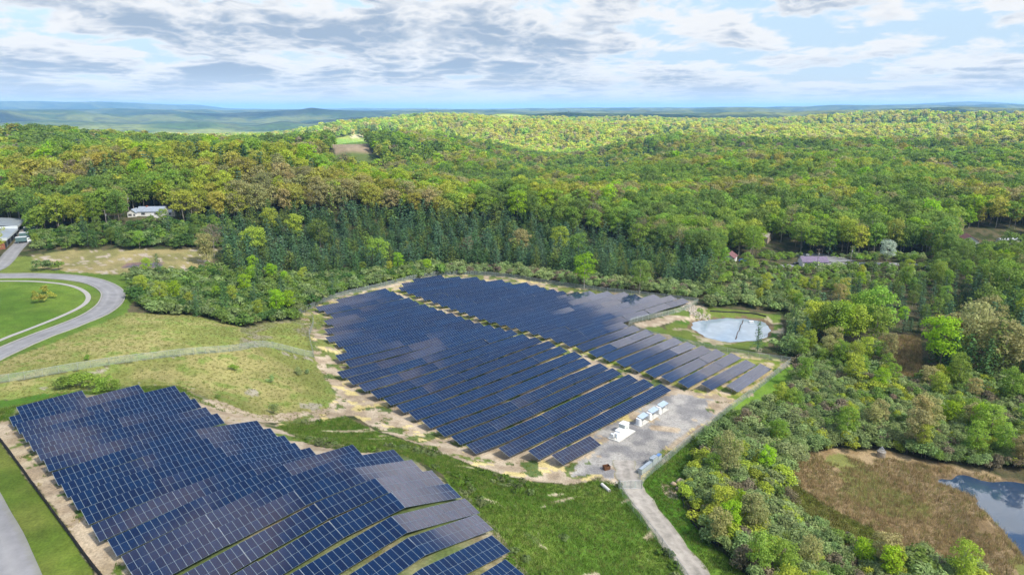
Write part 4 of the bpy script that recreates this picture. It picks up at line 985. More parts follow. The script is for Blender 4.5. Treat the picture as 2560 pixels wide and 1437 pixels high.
for k in range(6): MB().box(4 + DL * .155 * k, 7.6 + DL * .155 * k, -.06, -.004, 0, 3.8).obj('bay_door', simple('bay_door_grey', (0.28, 0.30, 0.32), .6), mill)
def wheel(par, x, y, r_=.5, w=.3):
    ty = MB().tube((x, y - w / 2, r_), (x, y + w / 2, r_), r_, k=14).obj('wheel', simple('tyre', (0.02, 0.02, 0.02), .8), par); MB().tube((x, y - w / 2 - .02, r_), (x, y + w / 2 + .02, r_), r_ * .5, k=10).obj('rim', alu_mat, ty)
teal = simple('teal_truck_side', (0.10, 0.17, 0.17), .5); trtop = simple('white_truck_top', (0.75, 0.78, 0.78), .5)
def truck(par_xy, label, s=1.0):
    x, y = par_xy; c_, s_ = math.cos(ang), math.sin(ang)
    gx_, gy_ = pf.x + c_ * x - s_ * y, pf.y + s_ * x + c_ * y
    t = thing('box_truck', label, 'truck', (gx_, gy_, gzs(gx_, gy_) + .1), ang - math.pi / 2, 'trucks beside the works building')
    bx = MB().box(0, 5.2 * s, -1.2, 1.2, 1.0, 3.1).obj('cargo_box', teal, t); MB().box(-.03, 5.23 * s, -1.23, 1.23, 3.103, 3.2).obj('roof', trtop, bx)
    cb = MB(); x0 = 5.35 * s; prof = [(x0, .6), (x0 + 2.0, .6), (x0 + 2.0, 1.5), (x0 + 1.5, 1.65), (x0 + 1.1, 2.5), (x0, 2.5)]
    cb.poly([(a, -1.1, b_) for a, b_ in prof]); cb.poly([(a, 1.1, b_) for a, b_ in prof][::-1])
    for i in range(6): a, c2 = prof[i], prof[(i + 1) % 6]; cb.quad((c2[0], -1.1, c2[1]), (a[0], -1.1, a[1]), (a[0], 1.1, a[1]), (c2[0], 1.1, c2[1]))
    cbo = cb.obj('cab', trtop, t); MB().quad((x0 + 1.53, -.95, 1.7), (x0 + 1.53, .95, 1.7), (x0 + 1.17, .95, 2.42), (x0 + 1.17, -.95, 2.42)).obj('windscreen', pane_mat, cbo)
    MB().box(0, x0 + 1.8, -.4, .4, .55, .95).obj('chassis', dark_paint, t)
    for a in (1.0, x0 + 1.1):
        for y_ in (-1.0, 1.0): wheel(t, a, y_)
truck((10, -3.0), 'teal box truck with white top nearest the brick end of the works', .9); truck((22, -3.0), 'teal box truck with white top at the middle of the works', 1.0); truck((36, -3.0), 'teal box truck with white top at the far end of the works', 1.0)
def car(p_, rz, mat, label):
    t = thing('parked_car', label, 'car', p_, rz)
    prof = [(-2.2, .35), (2.2, .35), (2.25, .75), (1.3, .95), (.6, 1.42), (-1.0, 1.45), (-1.9, 1.0), (-2.25, .9)]
    b_ = MB(); b_.poly([(a, -.85, c) for a, c in prof]); b_.poly([(a, .85, c) for a, c in prof][::-1])
    for i in range(8): a, c2 = prof[i], prof[(i + 1) % 8]; b_.quad((c2[0], -.85, c2[1]), (a[0], -.85, a[1]), (a[0], .85, a[1]), (c2[0], .85, c2[1]))
    bo = b_.obj('body', mat, t); MB().quad((1.24, -.7, 1.01), (1.24, .7, 1.01), (.68, .7, 1.40), (.68, -.7, 1.40)).obj('windscreen', pane_mat, bo)
    for s in (-1, 1): MB().quad((-.95, s * .856, 1.0), (1.0, s * .856, 1.0), (.55, s * .856, 1.36), (-.9, s * .856, 1.38)).obj('side_window', pane_mat, bo)
    for a in (-1.4, 1.4):
        for y_ in (-.78, .78): wheel(t, a, y_, .33, .2)
car(on_sheet(1857, 654), R(20), simple('blue_car_paint', (0.02, 0.08, 0.32), .25), 'blue car on the grass beside the white garage')
car(on_sheet(1994, 662), R(5), simple('dark_car_paint', (0.03, 0.03, 0.035), .25), 'dark car parked by the far road')
car(on_sheet(2020, 640), R(60), simple('silver_car_paint', (0.5, 0.52, 0.54), .25, .5), 'silver car in the lot above the mauve-roofed house')
def pole(p_, h, label, arm_rz=0.0):
    t = thing('utility_pole', label, 'utility pole', p_, arm_rz, 'utility poles')
    MB().tube((0, 0, -.5), (0, 0, h), .17, .11, 8).obj('pole', simple('grey_pole_wood', (0.30, 0.27, 0.24), .9, 0, .2, 2.0), t)
    for z in (h - .5, h - 2.0): MB().box(-1.3, 1.3, -.06, .06, z - .07, z + .07).obj('crossarm', wood_stake, t)
    for x in (-1.15, 0, 1.15): MB().tube((x, 0, h - .43), (x, 0, h - .2), .06, k=5).obj('insulator', grey_paint, t)
    MB().tube((.35, 0, h - 3.2), (.35, 0, h - 2.3), .22, k=8).obj('transformer_can', grey_paint, t)
    return t
pa = on_sheet(304, 541); pa.y += 8; pa.z = gzs(pa.x, pa.y)
pole(pa, 11, 'grey utility pole left of the white ranch house', R(10)); pole(on_sheet(268, 572), 10, 'bare utility pole below the white ranch house', R(20))
pole(on_sheet(2042, 674), 11, 'utility pole in front of the mauve-roofed house', R(5)); pole(on_sheet(2125, 666), 11, 'utility pole at the bend of the far road', R(5)); pole(on_sheet(2373, 628), 12, 'utility pole among the trees at the right', R(20)); pole(upslope(2380, 512, 520), 18, 'pale pole standing above the trees at the right', R(20))
pq = upslope(1421, 282, 3900)
wt = thing('water_tower', 'tiny water tower on the dark ridge at the horizon', 'water tower', pq)
MB().tube((0, 0, -2), (0, 0, 30), 1.2, 1.0, 10).obj('stem', grey_paint, wt)
t = MB()
for z0, r0, z1, r1 in ((28, 1, 31, 4.5), (31, 4.5, 34, 4.8), (34, 4.8, 36, 2.5), (36, 2.5, 36.6, .3)): t.tube((0, 0, z0), (0, 0, z1), r0, r1, 14)
t.obj('tank', grey_paint, wt)
# ---------------------------------------------------------------- trees, shrubs: templates
def leaf_material(name, rough=0.65, trans=0.30, gain=1.0):
    m, nt, out = new_mat(name)
    b = nt.nodes.new('ShaderNodeBsdfPrincipled'); b.inputs['Roughness'].default_value = rough; b.inputs['Specular IOR Level'].default_value = 0.12
    at = nt.nodes.new('ShaderNodeAttribute'); at.attribute_type = 'INSTANCER'; at.attribute_name = 'tint'
    sh = nt.nodes.new('ShaderNodeAttribute'); sh.attribute_name = 'leaf_tone'
    c = mulcol(nt, at.outputs['Color'], sh.outputs['Fac'])
    if gain != 1.0:
        v = nt.nodes.new('ShaderNodeVectorMath'); v.operation = 'SCALE'; v.inputs['Scale'].default_value = gain; nt.links.new(c, v.inputs[0]); c = v.outputs[0]
    nt.links.new(c, b.inputs['Base Color'])
    t = nt.nodes.new('ShaderNodeBsdfTranslucent'); nt.links.new(c, t.inputs['Color'])
    mx = nt.nodes.new('ShaderNodeMixShader'); mx.inputs[0].default_value = trans
    nt.links.new(b.outputs[0], mx.inputs[1]); nt.links.new(t.outputs[0], mx.inputs[2]); nt.links.new(mx.outputs[0], out.inputs[0])
    return m
leaf_mat = leaf_material('tree_leaves', 0.65, 0.46, 1.68)
needle_mat = leaf_material('pine_needles', 0.6, 0.28, 1.65)
bark_mat = simple('tree_bark', (0.17, 0.135, 0.105), 0.9, 0.0, 0.25, 2.0)
pale_bark = simple('pale_bark', (0.36, 0.32, 0.27), 0.9, 0.0, 0.2, 2.0)

def leaf_quads(P, Nrm, size, rg, aspect=0.75):
    """P points, Nrm facing; returns verts, faces"""
    n = len(P)
    Nrm = Nrm / np.maximum(1e-6, np.linalg.norm(Nrm, axis=1, keepdims=True))
    t = np.cross(Nrm, rg.normal(size=(n, 3))); t /= np.maximum(1e-6, np.linalg.norm(t, axis=1, keepdims=True))
    u = np.cross(Nrm, t)
    s = size * (0.6 + 0.8 * rg.random(n))[:, None]
    a, c = t * s * 0.5, u * s * 0.5 * aspect
    V = np.stack([P - a - c * .6, P + a * .7 - c, P + a + c * .6, P - a * .7 + c], 1).reshape(-1, 3)
    return V, np.arange(4 * n).reshape(-1, 4)
def crown_points(clusters, n, rg):
    """points through the outer half of each clump, thinner below"""
    w = np.array([c[3] ** 2 for c in clusters]); k = rg.choice(len(clusters), n, p=w / w.sum())
    C = np.array(clusters)
    d = rg.normal(size=(n, 3)); d /= np.linalg.norm(d, axis=1, keepdims=True)
    d[:, 2] = np.where(d[:, 2] < -0.25, -d[:, 2] * .6, d[:, 2])
    rr = C[k, 3] * (0.62 + 0.46 * rg.random(n) ** .7)
    off = d * rr[:, None]; off[:, 2] *= 0.95
    return C[k, :3] + off, d
def crown_mesh(name, clusters, n, size, rg, mat, tone=(0.78, 1.22), up=0.5):
    P, d = crown_points(clusters, n, rg)
    Nn = d * 0.8 + rg.normal(size=d.shape) * 0.45; Nn[:, 2] += up
    V, F = leaf_quads(P, Nn, size, rg)
    me = mesh_np(name, V, F, [mat])
    tn = tone[0] + (tone[1] - tone[0]) * rg.random(len(F))
    a = me.attributes.new('leaf_tone', 'FLOAT', 'FACE'); a.data.foreach_set('value', tn.astype(np.float32))
    return me
def limb_mesh(name, h, rg, mat, r0=0.22, branches=7, spread=3.0, base=0.35, k=5):
    mb = MB(); lean = rg.normal(0, 0.03, 2)
    p1 = (lean[0] * h * .5, lean[1] * h * .5, h * 0.5); p2 = (lean[0] * h, lean[1] * h, h * 0.86)
    mb.tube((0, 0, -0.4), p1, r0, r0 * .7, k); mb.tube(p1, p2, r0 * .7, r0 * .22, k)
    for i in range(branches):
        t = base + (0.8 - base) * (i + rg.random()) / branches; a = rg.random() * 6.28
        s = (lean[0] * h * t, lean[1] * h * t, h * t)
        e = (s[0] + math.cos(a) * spread * (0.6 + .5 * rg.random()), s[1] + math.sin(a) * spread * (0.6 + .5 * rg.random()), s[2] + spread * (0.5 + .5 * rg.random()))
        mb.tube(s, e, r0 * .4, r0 * .1, 4)
    return mb.mesh(name, mat)
def broadleaf_clusters(h, rad, rg, n=17, low=0.36, tall=1.0):
    out = []
    zc = h * (1 + low) / 2 ; hz_ = h * (1 - low) / 2
    for i in range(n):
        a = i * 2.4 + rg.random() * .8; t = -0.9 + 1.75 * (i + .5) / n
        rr = rad * math.sqrt(max(0.05, 1 - (abs(t) ** 2.2) * .85)) * (0.45 + 0.4 * rg.random())
        out.append((math.cos(a) * rr, math.sin(a) * rr, zc + t * hz_ * .92 + rg.normal(0, .3), rad * (0.34 + 0.16 * rg.random())))
    out.append((0, 0, h * .9, rad * .38))
    return out
HI, MID, LO = {}, {}, {}
def pine_mesh(name, h, rad, rg, per, size, levels, mat, bare=0.18):
    Ps, Ns = [], []
    for i in range(levels):
        z = h * (bare + (1 - bare) * (i + 0.3 * rg.random()) / levels)
        f = (z / h - bare) / (1 - bare)
        R_ = rad * (1.0 - f) ** 0.6 * (0.78 + .4 * rg.random()) + 0.25
        nb = max(4, int(per * (1.0 - .5 * f)))
        for q in range(nb):
            a = 6.283 * q / nb + rg.random() * .9; L_ = R_ * (0.65 + .5 * rg.random())
            m = max(2, int(3 + L_ * 1.1))
            t = (np.arange(m) + rg.random(m)) / m
            x, y = np.cos(a) * L_ * t, np.sin(a) * L_ * t
            zz = z + 0.10 * L_ * t - 0.28 * L_ * t ** 2 + 0.18 * L_ * (t > .75)
            P = np.c_[x + rg.normal(0, .16, m), y + rg.normal(0, .16, m), zz + rg.normal(0, .10, m)]
            N_ = np.c_[np.cos(a) * .45 + rg.normal(0, .4, m), np.sin(a) * .45 + rg.normal(0, .4, m), .85 + rg.normal(0, .25, m)]
            Ps.append(P); Ns.append(N_)
    P, N_ = np.concatenate(Ps), np.concatenate(Ns)
    V, F = leaf_quads(P, N_, size, rg, 0.6)
    me = mesh_np(name, V, F, [mat])
    a = me.attributes.new('leaf_tone', 'FLOAT', 'FACE'); a.data.foreach_set('value', (0.55 + 0.85 * rg.random(len(F))).astype(np.float32))
    return me
def join(name, parts):
    """one mesh out of several (used for the woods that nobody could count)"""
    V, F, M_, T, mats, off = [], [], [], [], [], 0
    for me in parts:
        nv = len(me.vertices); co = np.empty(nv * 3, np.float32); me.vertices.foreach_get('co', co); V.append(co.reshape(-1, 3))
        base = len(mats); mats += list(me.materials)
        tones = me.attributes.get('leaf_tone')
        for i, p in enumerate(me.polygons):
            F.append([off + v for v in p.vertices]); M_.append(base + p.material_index); T.append(tones.data[i].value if tones else 1.0)
        off += nv
    me = mesh_np(name, np.concatenate(V), F, mats, M_)
    a = me.attributes.new('leaf_tone', 'FLOAT', 'FACE'); a.data.foreach_set('value', np.array(T, np.float32))
    return me

# each entry: (crown mesh, trunk mesh, nominal height)
TEMPL = {'broadleaf': [], 'bare': [], 'pine': [], 'shrub': []}
for i in range(6):
    rg = np.random.default_rng(100 + i)
    h, rad = 15.5 + 3 * rg.random(), 4.3 + 1.1 * rg.random()
    cl = broadleaf_clusters(h, rad, rg, 16 + i % 4, 0.22 + .12 * rg.random())
    TEMPL['broadleaf'].append((crown_mesh('crown', cl, 2300, 0.52, rg, leaf_mat), limb_mesh('trunk', h, rg, bark_mat if i % 2 else pale_bark), h))
    MID.setdefault('broadleaf', []).append(join('w', [crown_mesh('c', cl, 1150, .74, rg, leaf_mat, (.82, 1.18)), limb_mesh('t', h, rg, pale_bark, branches=3, k=4)]))
    LO.setdefault('broadleaf', []).append(crown_mesh('c', cl, 340, 1.45, rg, leaf_mat, (.86, 1.15)))
for i in range(2):                               # trees just breaking bud: thin crowns, branches showing
    rg = np.random.default_rng(140 + i)
    h, rad = 15 + 2 * rg.random(), 4.4
    cl = broadleaf_clusters(h, rad, rg, 18, 0.34)
    TEMPL['bare'].append((crown_mesh('crown', cl, 1250, 0.36, rg, leaf_mat, (0.7, 1.3), .2), limb_mesh('trunk', h, rg, pale_bark, .2, 16, 3.6, .3), h))
    MID.setdefault('bare', []).append(join('w', [crown_mesh('c', cl, 600, .66, rg, leaf_mat, (.85, 1.15)), limb_mesh('t', h, rg, pale_bark, .2, 9, 3.6, .3, 4)]))
    LO.setdefault('bare', []).append(crown_mesh('c', cl, 120, 2.0, rg, leaf_mat))
for i in range(4):
    rg = np.random.default_rng(180 + i)
    h, rad = 15.5 + 3 * rg.random(), 4.0 + .9 * rg.random()
    TEMPL['pine'].append((pine_mesh('crown', h, rad, rg, 10, 0.66, 17, needle_mat, .07 + .07 * rg.random()), limb_mesh('trunk', h * 1.08, rg, bark_mat, .2, 0), h))
    MID.setdefault('pine', []).append(join('w', [pine_mesh('c', h, rad, rg, 6, 1.15, 11, needle_mat), limb_mesh('t', h, rg, bark_mat, .2, 0, k=4)]))
    LO.setdefault('pine', []).append(pine_mesh('c', h, rad, rg, 4, 2.2, 6, needle_mat))
for i in range(5):
    rg = np.random.default_rng(220 + i)
    h = 3.6 + 1.0 * rg.random()
    cl = [(rg.normal(0, .95), rg.normal(0, .95), h * (.3 + .45 * rg.random()), .8 + .45 * rg.random()) for _ in range(9)] + [(0, 0, h * .78, .9)]
    TEMPL['shrub'].append((crown_mesh('crown', cl, 1250, 0.30, rg, leaf_mat, (.6, 1.3)), limb_mesh('trunk', h * .8, rg, bark_mat, .07, 6, 1.1, .1, 4), h))
    MID.setdefault('shrub', []).append(crown_mesh('c', cl, 420, 0.50, rg, leaf_mat))

# ---------------------------------------------------------------- where things grow
def scatter(spacing, r0, r1, az=43.0, seed=1):
    rg = np.random.default_rng(seed)
    xm = r1 * math.sin(R(az))
    X, Y = np.meshgrid(np.arange(-xm, xm, spacing), np.arange(0, r1, spacing))
    X = X.ravel() + rg.uniform(-.48, .48, X.size) * spacing; Y = Y.ravel() + rg.uniform(-.48, .48, Y.size) * spacing
    r_ = np.hypot(X, Y); a = np.degrees(np.arctan2(X, Y))
    k = (r_ > r0) & (r_ < r1) & (np.abs(a) < az)
    return X[k], Y[k]
ZONES = dict(
    thicket_w=[(335, 700), (420, 680), (520, 672), (640, 690), (760, 700), (900, 684), (1000, 672), (1110, 668), (1112, 686), (985, 710), (850, 735), (745, 783), (760, 800), (640, 822), (560, 815), (480, 795), (400, 790), (340, 765)],
    thicket_nw=[(75, 590), (200, 575), (420, 560), (600, 560), (560, 624), (400, 622), (180, 624), (80, 632)],
    thicket_e=[(1700, 1245), (1745, 1165), (1800, 1090), (1870, 1045), (1975, 992), (1995, 930), (2000, 890), (2120, 880), (2210, 870), (2220, 930), (2290, 930), (2420, 960), (2600, 960), (2800, 1000), (2800, 1250), (2560, 1205), (2400, 1172), (2240, 1128), (2080, 1118), (1990, 1150), (1970, 1200), (1970, 1290), (2080, 1350), (2240, 1402), (2450, 1437), (2500, 1600), (1980, 1600), (1860, 1437), (1770, 1340)],
    pond_side=[(1760, 768), (1900, 770), (1960, 785), (1985, 850), (1960, 895), (2020, 880), (2060, 780), (1990, 720), (1880, 724), (1770, 740)],
    fence_back=[(1110, 686), (1250, 689), (1400, 711), (1745, 750), (1790, 730), (1500, 698), (1300, 672), (1110, 666)],
    pines_n=[(560, 695), (535, 660), (545, 625), (600, 560), (660, 545), (900, 540), (1250, 560), (1500, 600), (1700, 650), (1780, 690), (1780, 728), (1500, 700), (1300, 674), (1100, 668), (950, 684), (760, 700)],
    pines_e=[(1960, 760), (2100, 720), (2560, 740), (2800, 760), (2800, 960), (2420, 958), (2300, 930), (2280, 850), (2160, 850), (2050, 860)],
    no_woods=[(1480, 738), (1760, 742), (1990, 780), (2000, 905), (1600, 900), (1480, 800)],
    clear_e=[(1895, 606), (1985, 606), (1990, 648), (1895, 648)], clear_far=[(2395, 575), (2600, 575), (2600, 640), (2395, 640)],
    low_front=[(1800, 640), (2330, 640), (2330, 720), (2100, 730), (1800, 730)],
    houses=[(1830, 640), (1875, 640), (1920, 655), (2040, 640), (2160, 655), (2300, 655), (2300, 668), (2040, 672), (1830, 662)],
    house_w=[(310, 530), (450, 530), (450, 560), (310, 565)],
    mill=[(-200, 560), (60, 560), (90, 580), (90, 640), (-200, 660)],
)
def zone_masks(X, Y, Z):
    px, py = project(X, Y, Z)
    op = np.zeros(X.shape, bool)
    for k in PAD_OPEN: op |= inside(POLY[k], px, py)
    return px, py, op, {k: inside(p, px, py) for k, p in ZONES.items()}
PAL = {                                         # leaf albedos as they stand in May
    'fresh green': (0.165, 0.245, 0.038), 'yellow-green': (0.250, 0.290, 0.038), 'olive gold': (0.255, 0.250, 0.048), 'mid green': (0.120, 0.180, 0.038), 'lime': (0.20, 0.31, 0.018),
    'budding tan': (0.235, 0.225, 0.09), 'grey-brown': (0.175, 0.15, 0.095), 'blue-green pine': (0.062, 0.115, 0.055), 'dark green pine': (0.055, 0.105, 0.032), 'olive pine': (0.105, 0.145, 0.032),
    'sage': (0.195, 0.25, 0.095), 'grey-green': (0.145, 0.195, 0.07), 'deep green': (0.060, 0.115, 0.028), 'silver': (0.36, 0.43, 0.34)}
trees = []          # dicts of arrays
def emit(kind, X, Y, Z, names, scale, seed):
    rg = np.random.default_rng(seed)
    n = len(X)
    if not n: return
    c = np.array([PAL[q] for q in names]) * rg.uniform(.82, 1.2, (n, 1)) * rg.uniform(.93, 1.07, (n, 3))
    trees.append(dict(kind=np.array([kind] * n), x=X, y=Y, z=Z, tint=c, name=np.array(names), s=scale * np.clip(rg.normal(1, .17, n), .66, 1.42), rot=rg.uniform(0, 6.283, n), hs=rg.uniform(.9, 1.1, n)))
def pick(rg, n, table): return rg.choice(list(table), n, p=np.array(list(table.values())) / sum(table.values()))

# woods
def plant_woods(spacing, r0, r1, seed):
    rg = np.random.default_rng(seed)
    X, Y = scatter(spacing, r0, r1, 43, seed); Z = ground_z(X, Y)
    px, py, op, zm = zone_masks(X, Y, Z)
    ok = ~op & ~zm['thicket_w'] & ~zm['thicket_nw'] & ~zm['thicket_e'] & ~zm['pond_side'] & ~zm['fence_back'] & ~zm['houses'] & ~zm['no_woods'] & ~zm['low_front'] & ~zm['clear_e'] & ~zm['clear_far'] & ~zm['house_w'] & ~zm['mill'] & (poly_dist(pw1, X, Y) > 6)
    ok &= ~((py > 690) & (px < 760)) & ~((py > 860) & (px < 2040)) & ~(py > 966)
    X, Y, Z, px, py = X[ok], Y[ok], Z[ok], px[ok], py[ok]; zm = {k: v[ok] for k, v in zm.items()}
    r_ = np.hypot(X, Y); n = len(X)
    q = fbm(X / 90, Y / 90, 3); q2 = fbm(X / 40 + 8, Y / 40, 2); u = rg.random(n)
    ok2 = ~zm['pines_n'] | (u > .98)
    X, Y, Z, px, py, r_, q, q2, u = X[ok2], Y[ok2], Z[ok2], px[ok2], py[ok2], r_[ok2], q[ok2], q2[ok2], u[ok2]; zm = {k: v[ok2] for k, v in zm.items()}; n = len(X)
    pine = (zm['pines_n'] & (u < 0)) | (zm['pines_e'] & (u < .68)) | ((r_ > 480) & (q > .30) & (u < .62)) | ((r_ > 330) & (u < .035)) | ((r_ > 850) & (X > 200) & (fbm(X / 200, Y / 120, 2) > .05) & (u < .5))
    bare = ~pine & (rg.random(n) < .055 + .08 * (q2 > .25))
    leaf = ~pine & ~bare
    west = (X < 40) & (r_ < 700)
    patch = fbm(X / 55 + 21, Y / 55, 3)
    def pick_patch(table):                       # kinds of tree stand together in patches
        t = np.clip(.5 + .95 * patch + rg.normal(0, .20, n), 0, .9999); cum = np.cumsum(list(table.values())) / sum(table.values())
        return np.array(list(table))[np.searchsorted(cum, t, side='right')]
    names = np.where(west, pick_patch({'mid green': .18, 'fresh green': .28, 'lime': .04, 'yellow-green': .28, 'olive gold': .24, 'budding tan': .02}),
                     pick_patch({'mid green': .22, 'fresh green': .38, 'lime': .05, 'yellow-green': .18, 'olive gold': .16, 'budding tan': .03}))
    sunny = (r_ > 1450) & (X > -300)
    names = np.where(sunny, pick(rg, n, {'yellow-green': .34, 'olive gold': .32, 'fresh green': .22, 'budding tan': .12}), names)  # sunlit look of the far hills put into a yellower leaf mix
    front = (px > 1780) & (px < 2420) & (py > 668) & (py < 840) & (r_ < 480); front |= (px > 2370) & (px < 2620) & (py > 620) & (py < 740) & (r_ < 480)
    fs = np.where(front, .5, np.where(r_ > 1500, 1.25, 1.0))
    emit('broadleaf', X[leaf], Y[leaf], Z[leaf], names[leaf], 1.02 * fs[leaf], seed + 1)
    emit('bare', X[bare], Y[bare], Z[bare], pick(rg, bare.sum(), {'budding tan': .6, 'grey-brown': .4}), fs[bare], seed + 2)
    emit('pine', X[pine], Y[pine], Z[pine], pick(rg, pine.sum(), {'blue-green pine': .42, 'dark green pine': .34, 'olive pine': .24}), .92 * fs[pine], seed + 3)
plant_woods(6.5, 180, 480, 31)
plant_woods(7.5, 480, 1000, 41)
plant_woods(9.2, 1000, 1500, 51)
plant_woods(11.8, 1500, 2750, 61)
# extra pines: close stand behind the panels
X, Y = scatter(5.9, 250, 480, 43, 71); Z = ground_z(X, Y); px, py, op, zm = zone_masks(X, Y, Z); k = zm['pines_n'] & ~op
emit('pine', X[k], Y[k], Z[k], pick(np.random.default_rng(5), k.sum(), {'blue-green pine': .45, 'dark green pine': .30, 'olive pine': .25}), .96, 72); trees[-1]['hs'] *= np.random.default_rng(9).uniform(.45, .86, len(trees[-1]['hs']))
# thickets
def plant_thicket(zone, spacing, table, size, seed, tall=0.06, tall_table=None, pines=0.0):
    rg = np.random.default_rng(seed)
    X, Y = scatter(spacing, 90, 480, 43, seed); Z = ground_z(X, Y); px, py, op, zm = zone_masks(X, Y, Z)
    k = zm[zone] & ~op & ~zm['houses'] & (poly_dist(pw1, X, Y) > 4) & (poly_dist(pw2, X, Y) > 4)
    X, Y, Z = X[k], Y[k], Z[k]; n = len(X); u = rg.random(n)
    t = u < tall; p = (u > 1 - pines); s = ~t & ~p
    sz = size * np.where(fbm(X / 16, Y / 16, 2) > .1, 1.25, .9)
    emit('shrub', X[s], Y[s], Z[s], pick(rg, s.sum(), table), sz[s], seed + 1)
    emit('broadleaf', X[t], Y[t], Z[t], pick(rg, t.sum(), tall_table or {'lime': .5, 'yellow-green': .3, 'fresh green': .2}), .46, seed + 2)
    emit('pine', X[p], Y[p], Z[p], pick(rg, p.sum(), {'blue-green pine': .5, 'dark green pine': .5}), .6, seed + 3)
plant_thicket('thicket_w', 3.1, {'mid green': .40, 'grey-green': .30, 'deep green': .2, 'sage': .1}, 1.15, 81, .02, None, .02)
plant_thicket('thicket_nw', 3.6, {'mid green': .4, 'grey-green': .25, 'deep green': .3, 'fresh green': .1}, 1.1, 85, .07, {'fresh green': .6, 'mid green': .4}, .06)
plant_thicket('thicket_e', 2.05, {'sage': .40, 'grey-green': .26, 'mid green': .12, 'grey-brown': .11, 'yellow-green': .11}, .92, 89, .045, {'yellow-green': .3, 'fresh green': .3, 'budding tan': .25, 'lime': .15}, .0)
plant_thicket('pond_side', 3.2, {'sage': .5, 'grey-green': .4, 'mid green': .2}, 1.1, 93, .04, {'yellow-green': .6, 'fresh green': .4}, .05)
plant_thicket('low_front', 4.2, {'mid green': .4, 'fresh green': .3, 'sage': .3}, .7, 95, .02, {'fresh green': .6, 'yellow-green': .4}, .01)
plant_thicket('fence_back', 3.2, {'sage': .55, 'grey-green': .3, 'grey-brown': .15}, .9, 97, .0)

# single ones that the picture shows by themselves
def plant_one(px, py, kind, cname, s):
    p = on_sheet(px, py)
    emit(kind, np.array([p.x]), np.array([p.y]), np.array([p.z]), [cname], s, int(px * 7 + py))
    trees[-1]['s'][:] = s
for a in ((695, 790, 'broadleaf', 'lime', .62), (475, 775, 'broadleaf', 'yellow-green', .4), (1893, 880, 'pine', 'blue-green pine', .62), (120, 676, 'shrub', 'grey-green', 1.35), (98, 676, 'shrub', 'grey-green', 1.1), (145, 676, 'shrub', 'mid green', 1.2),
          (100, 757, 'shrub', 'olive gold', .9), (86, 742, 'shrub', 'olive gold', .55), (128, 745, 'shrub', 'olive gold', .6), (112, 734, 'shrub', 'olive gold', .7), (160, 972, 'shrub', 'mid green', 1.0), (190, 968, 'shrub', 'fresh green', 1.25), (225, 972, 'shrub', 'fresh green', 1.2), (258, 978, 'shrub', 'fresh green', .95), (285, 982, 'shrub', 'fresh green', .8),
          (220, 900, 'shrub', 'fresh green', .45), (583, 925, 'shrub', 'fresh green', .5), (680, 955, 'shrub', 'sage', .5), (745, 935, 'shrub', 'sage', .55), (685, 1035, 'shrub', 'sage', .6), (770, 935, 'shrub', 'sage', .4), (545, 995, 'shrub', 'mid green', .3), (2215, 662, 'broadleaf', 'silver', .8), (410, 515, 'broadleaf', 'deep green', 1.0), (1880, 650, 'broadleaf', 'fresh green', .95)):
    plant_one(*a)

T = {k: np.concatenate([t[k] for t in trees]) for k in trees[0]}
T['px'], T['py'] = project(T['x'], T['y'], T['z'] + 6.0)
T['r'] = np.hypot(T['x'], T['y'])
bush_only = T['kind'] == 'shrub'

# labels: look first, then place, then order within its kind at that place
PLACE = [('thicket_w', 'in the thicket left of the panel field'), ('thicket_nw', 'in the scrub below the white house'), ('thicket_e', 'in the scrub beside the brown wetland'), ('pond_side', 'beside the small pond'),
         ('low_front', 'in front of the far road houses'), ('fence_back', 'along the back fence of the panels'), ('pines_n', 'in the pine stand behind the panels'), ('pines_e', 'in the woods right of the pond')]
def place_of(x, y, z):
    px, py = project(np.array([x]), np.array([y]), np.array([z]))
    for k, ph in PLACE:
        if inside(ZONES[k], px, py)[0]: return ph
    X_, Y_ = float(px[0]), float(py[0])
    if Y_ > 860 and X_ < 900: return 'on the grass bank above the near panels'
    if Y_ > 660 and X_ < 330: return 'on the lawn inside the road bend'
    if X_ < 900: return 'on the hill around the white house' if Y_ > 480 else 'on the wooded ridge at the left'
    if X_ < 1700: return 'in the woods behind the pine stand'
    return 'in the woods around the far road houses'
KINDNAME = {'broadleaf': ('broadleaf_tree', 'broadleaf tree', 'tree'), 'bare': ('budding_tree', 'budding tree', 'tree'), 'pine': ('pine_tree', 'pine tree', 'tree'), 'shrub': ('shrub', 'leafy shrub', 'shrub')}
GROUPS = {'broadleaf': 'broadleaf trees of the woods', 'bare': 'budding trees of the woods', 'pine': 'pines around the solar fields', 'shrub': 'shrubs of the scrub and banks'}
single = np.zeros(len(T['x']), bool)
inview = (T['px'] > -10) & (T['px'] < 2570) & (T['py'] < 1430)
for kind, nmax in (('broadleaf', 300), ('bare', 60), ('pine', 300), ('shrub', 300)):
    k = np.where((T['kind'] == kind) & inview)[0]
    k = k[np.argsort(T['r'][k] / T['s'][k] ** .5)]
    single[k[:nmax]] = True
sel = np.where(single)[0]
def size_word(i):
    s = T['s'][i]
    return 'tall' if s > 1.08 else ('small' if s < .8 else '') if T['kind'][i] != 'shrub' else ('big' if s > 1.15 else ('low' if s < .8 else ''))
lab = {}
for i in sel:
    nm = T['name'][i].replace(' pine', '')
    base = ' '.join(w for w in (size_word(i), nm, KINDNAME[T['kind'][i]][1]) if w)
    lab.setdefault((base, place_of(T['x'][i], T['y'][i], T['z'][i])), []).append(i)
labels = {}
def ordn(n): return ORD[n] if n < len(ORD) else f'{n + 1}th'
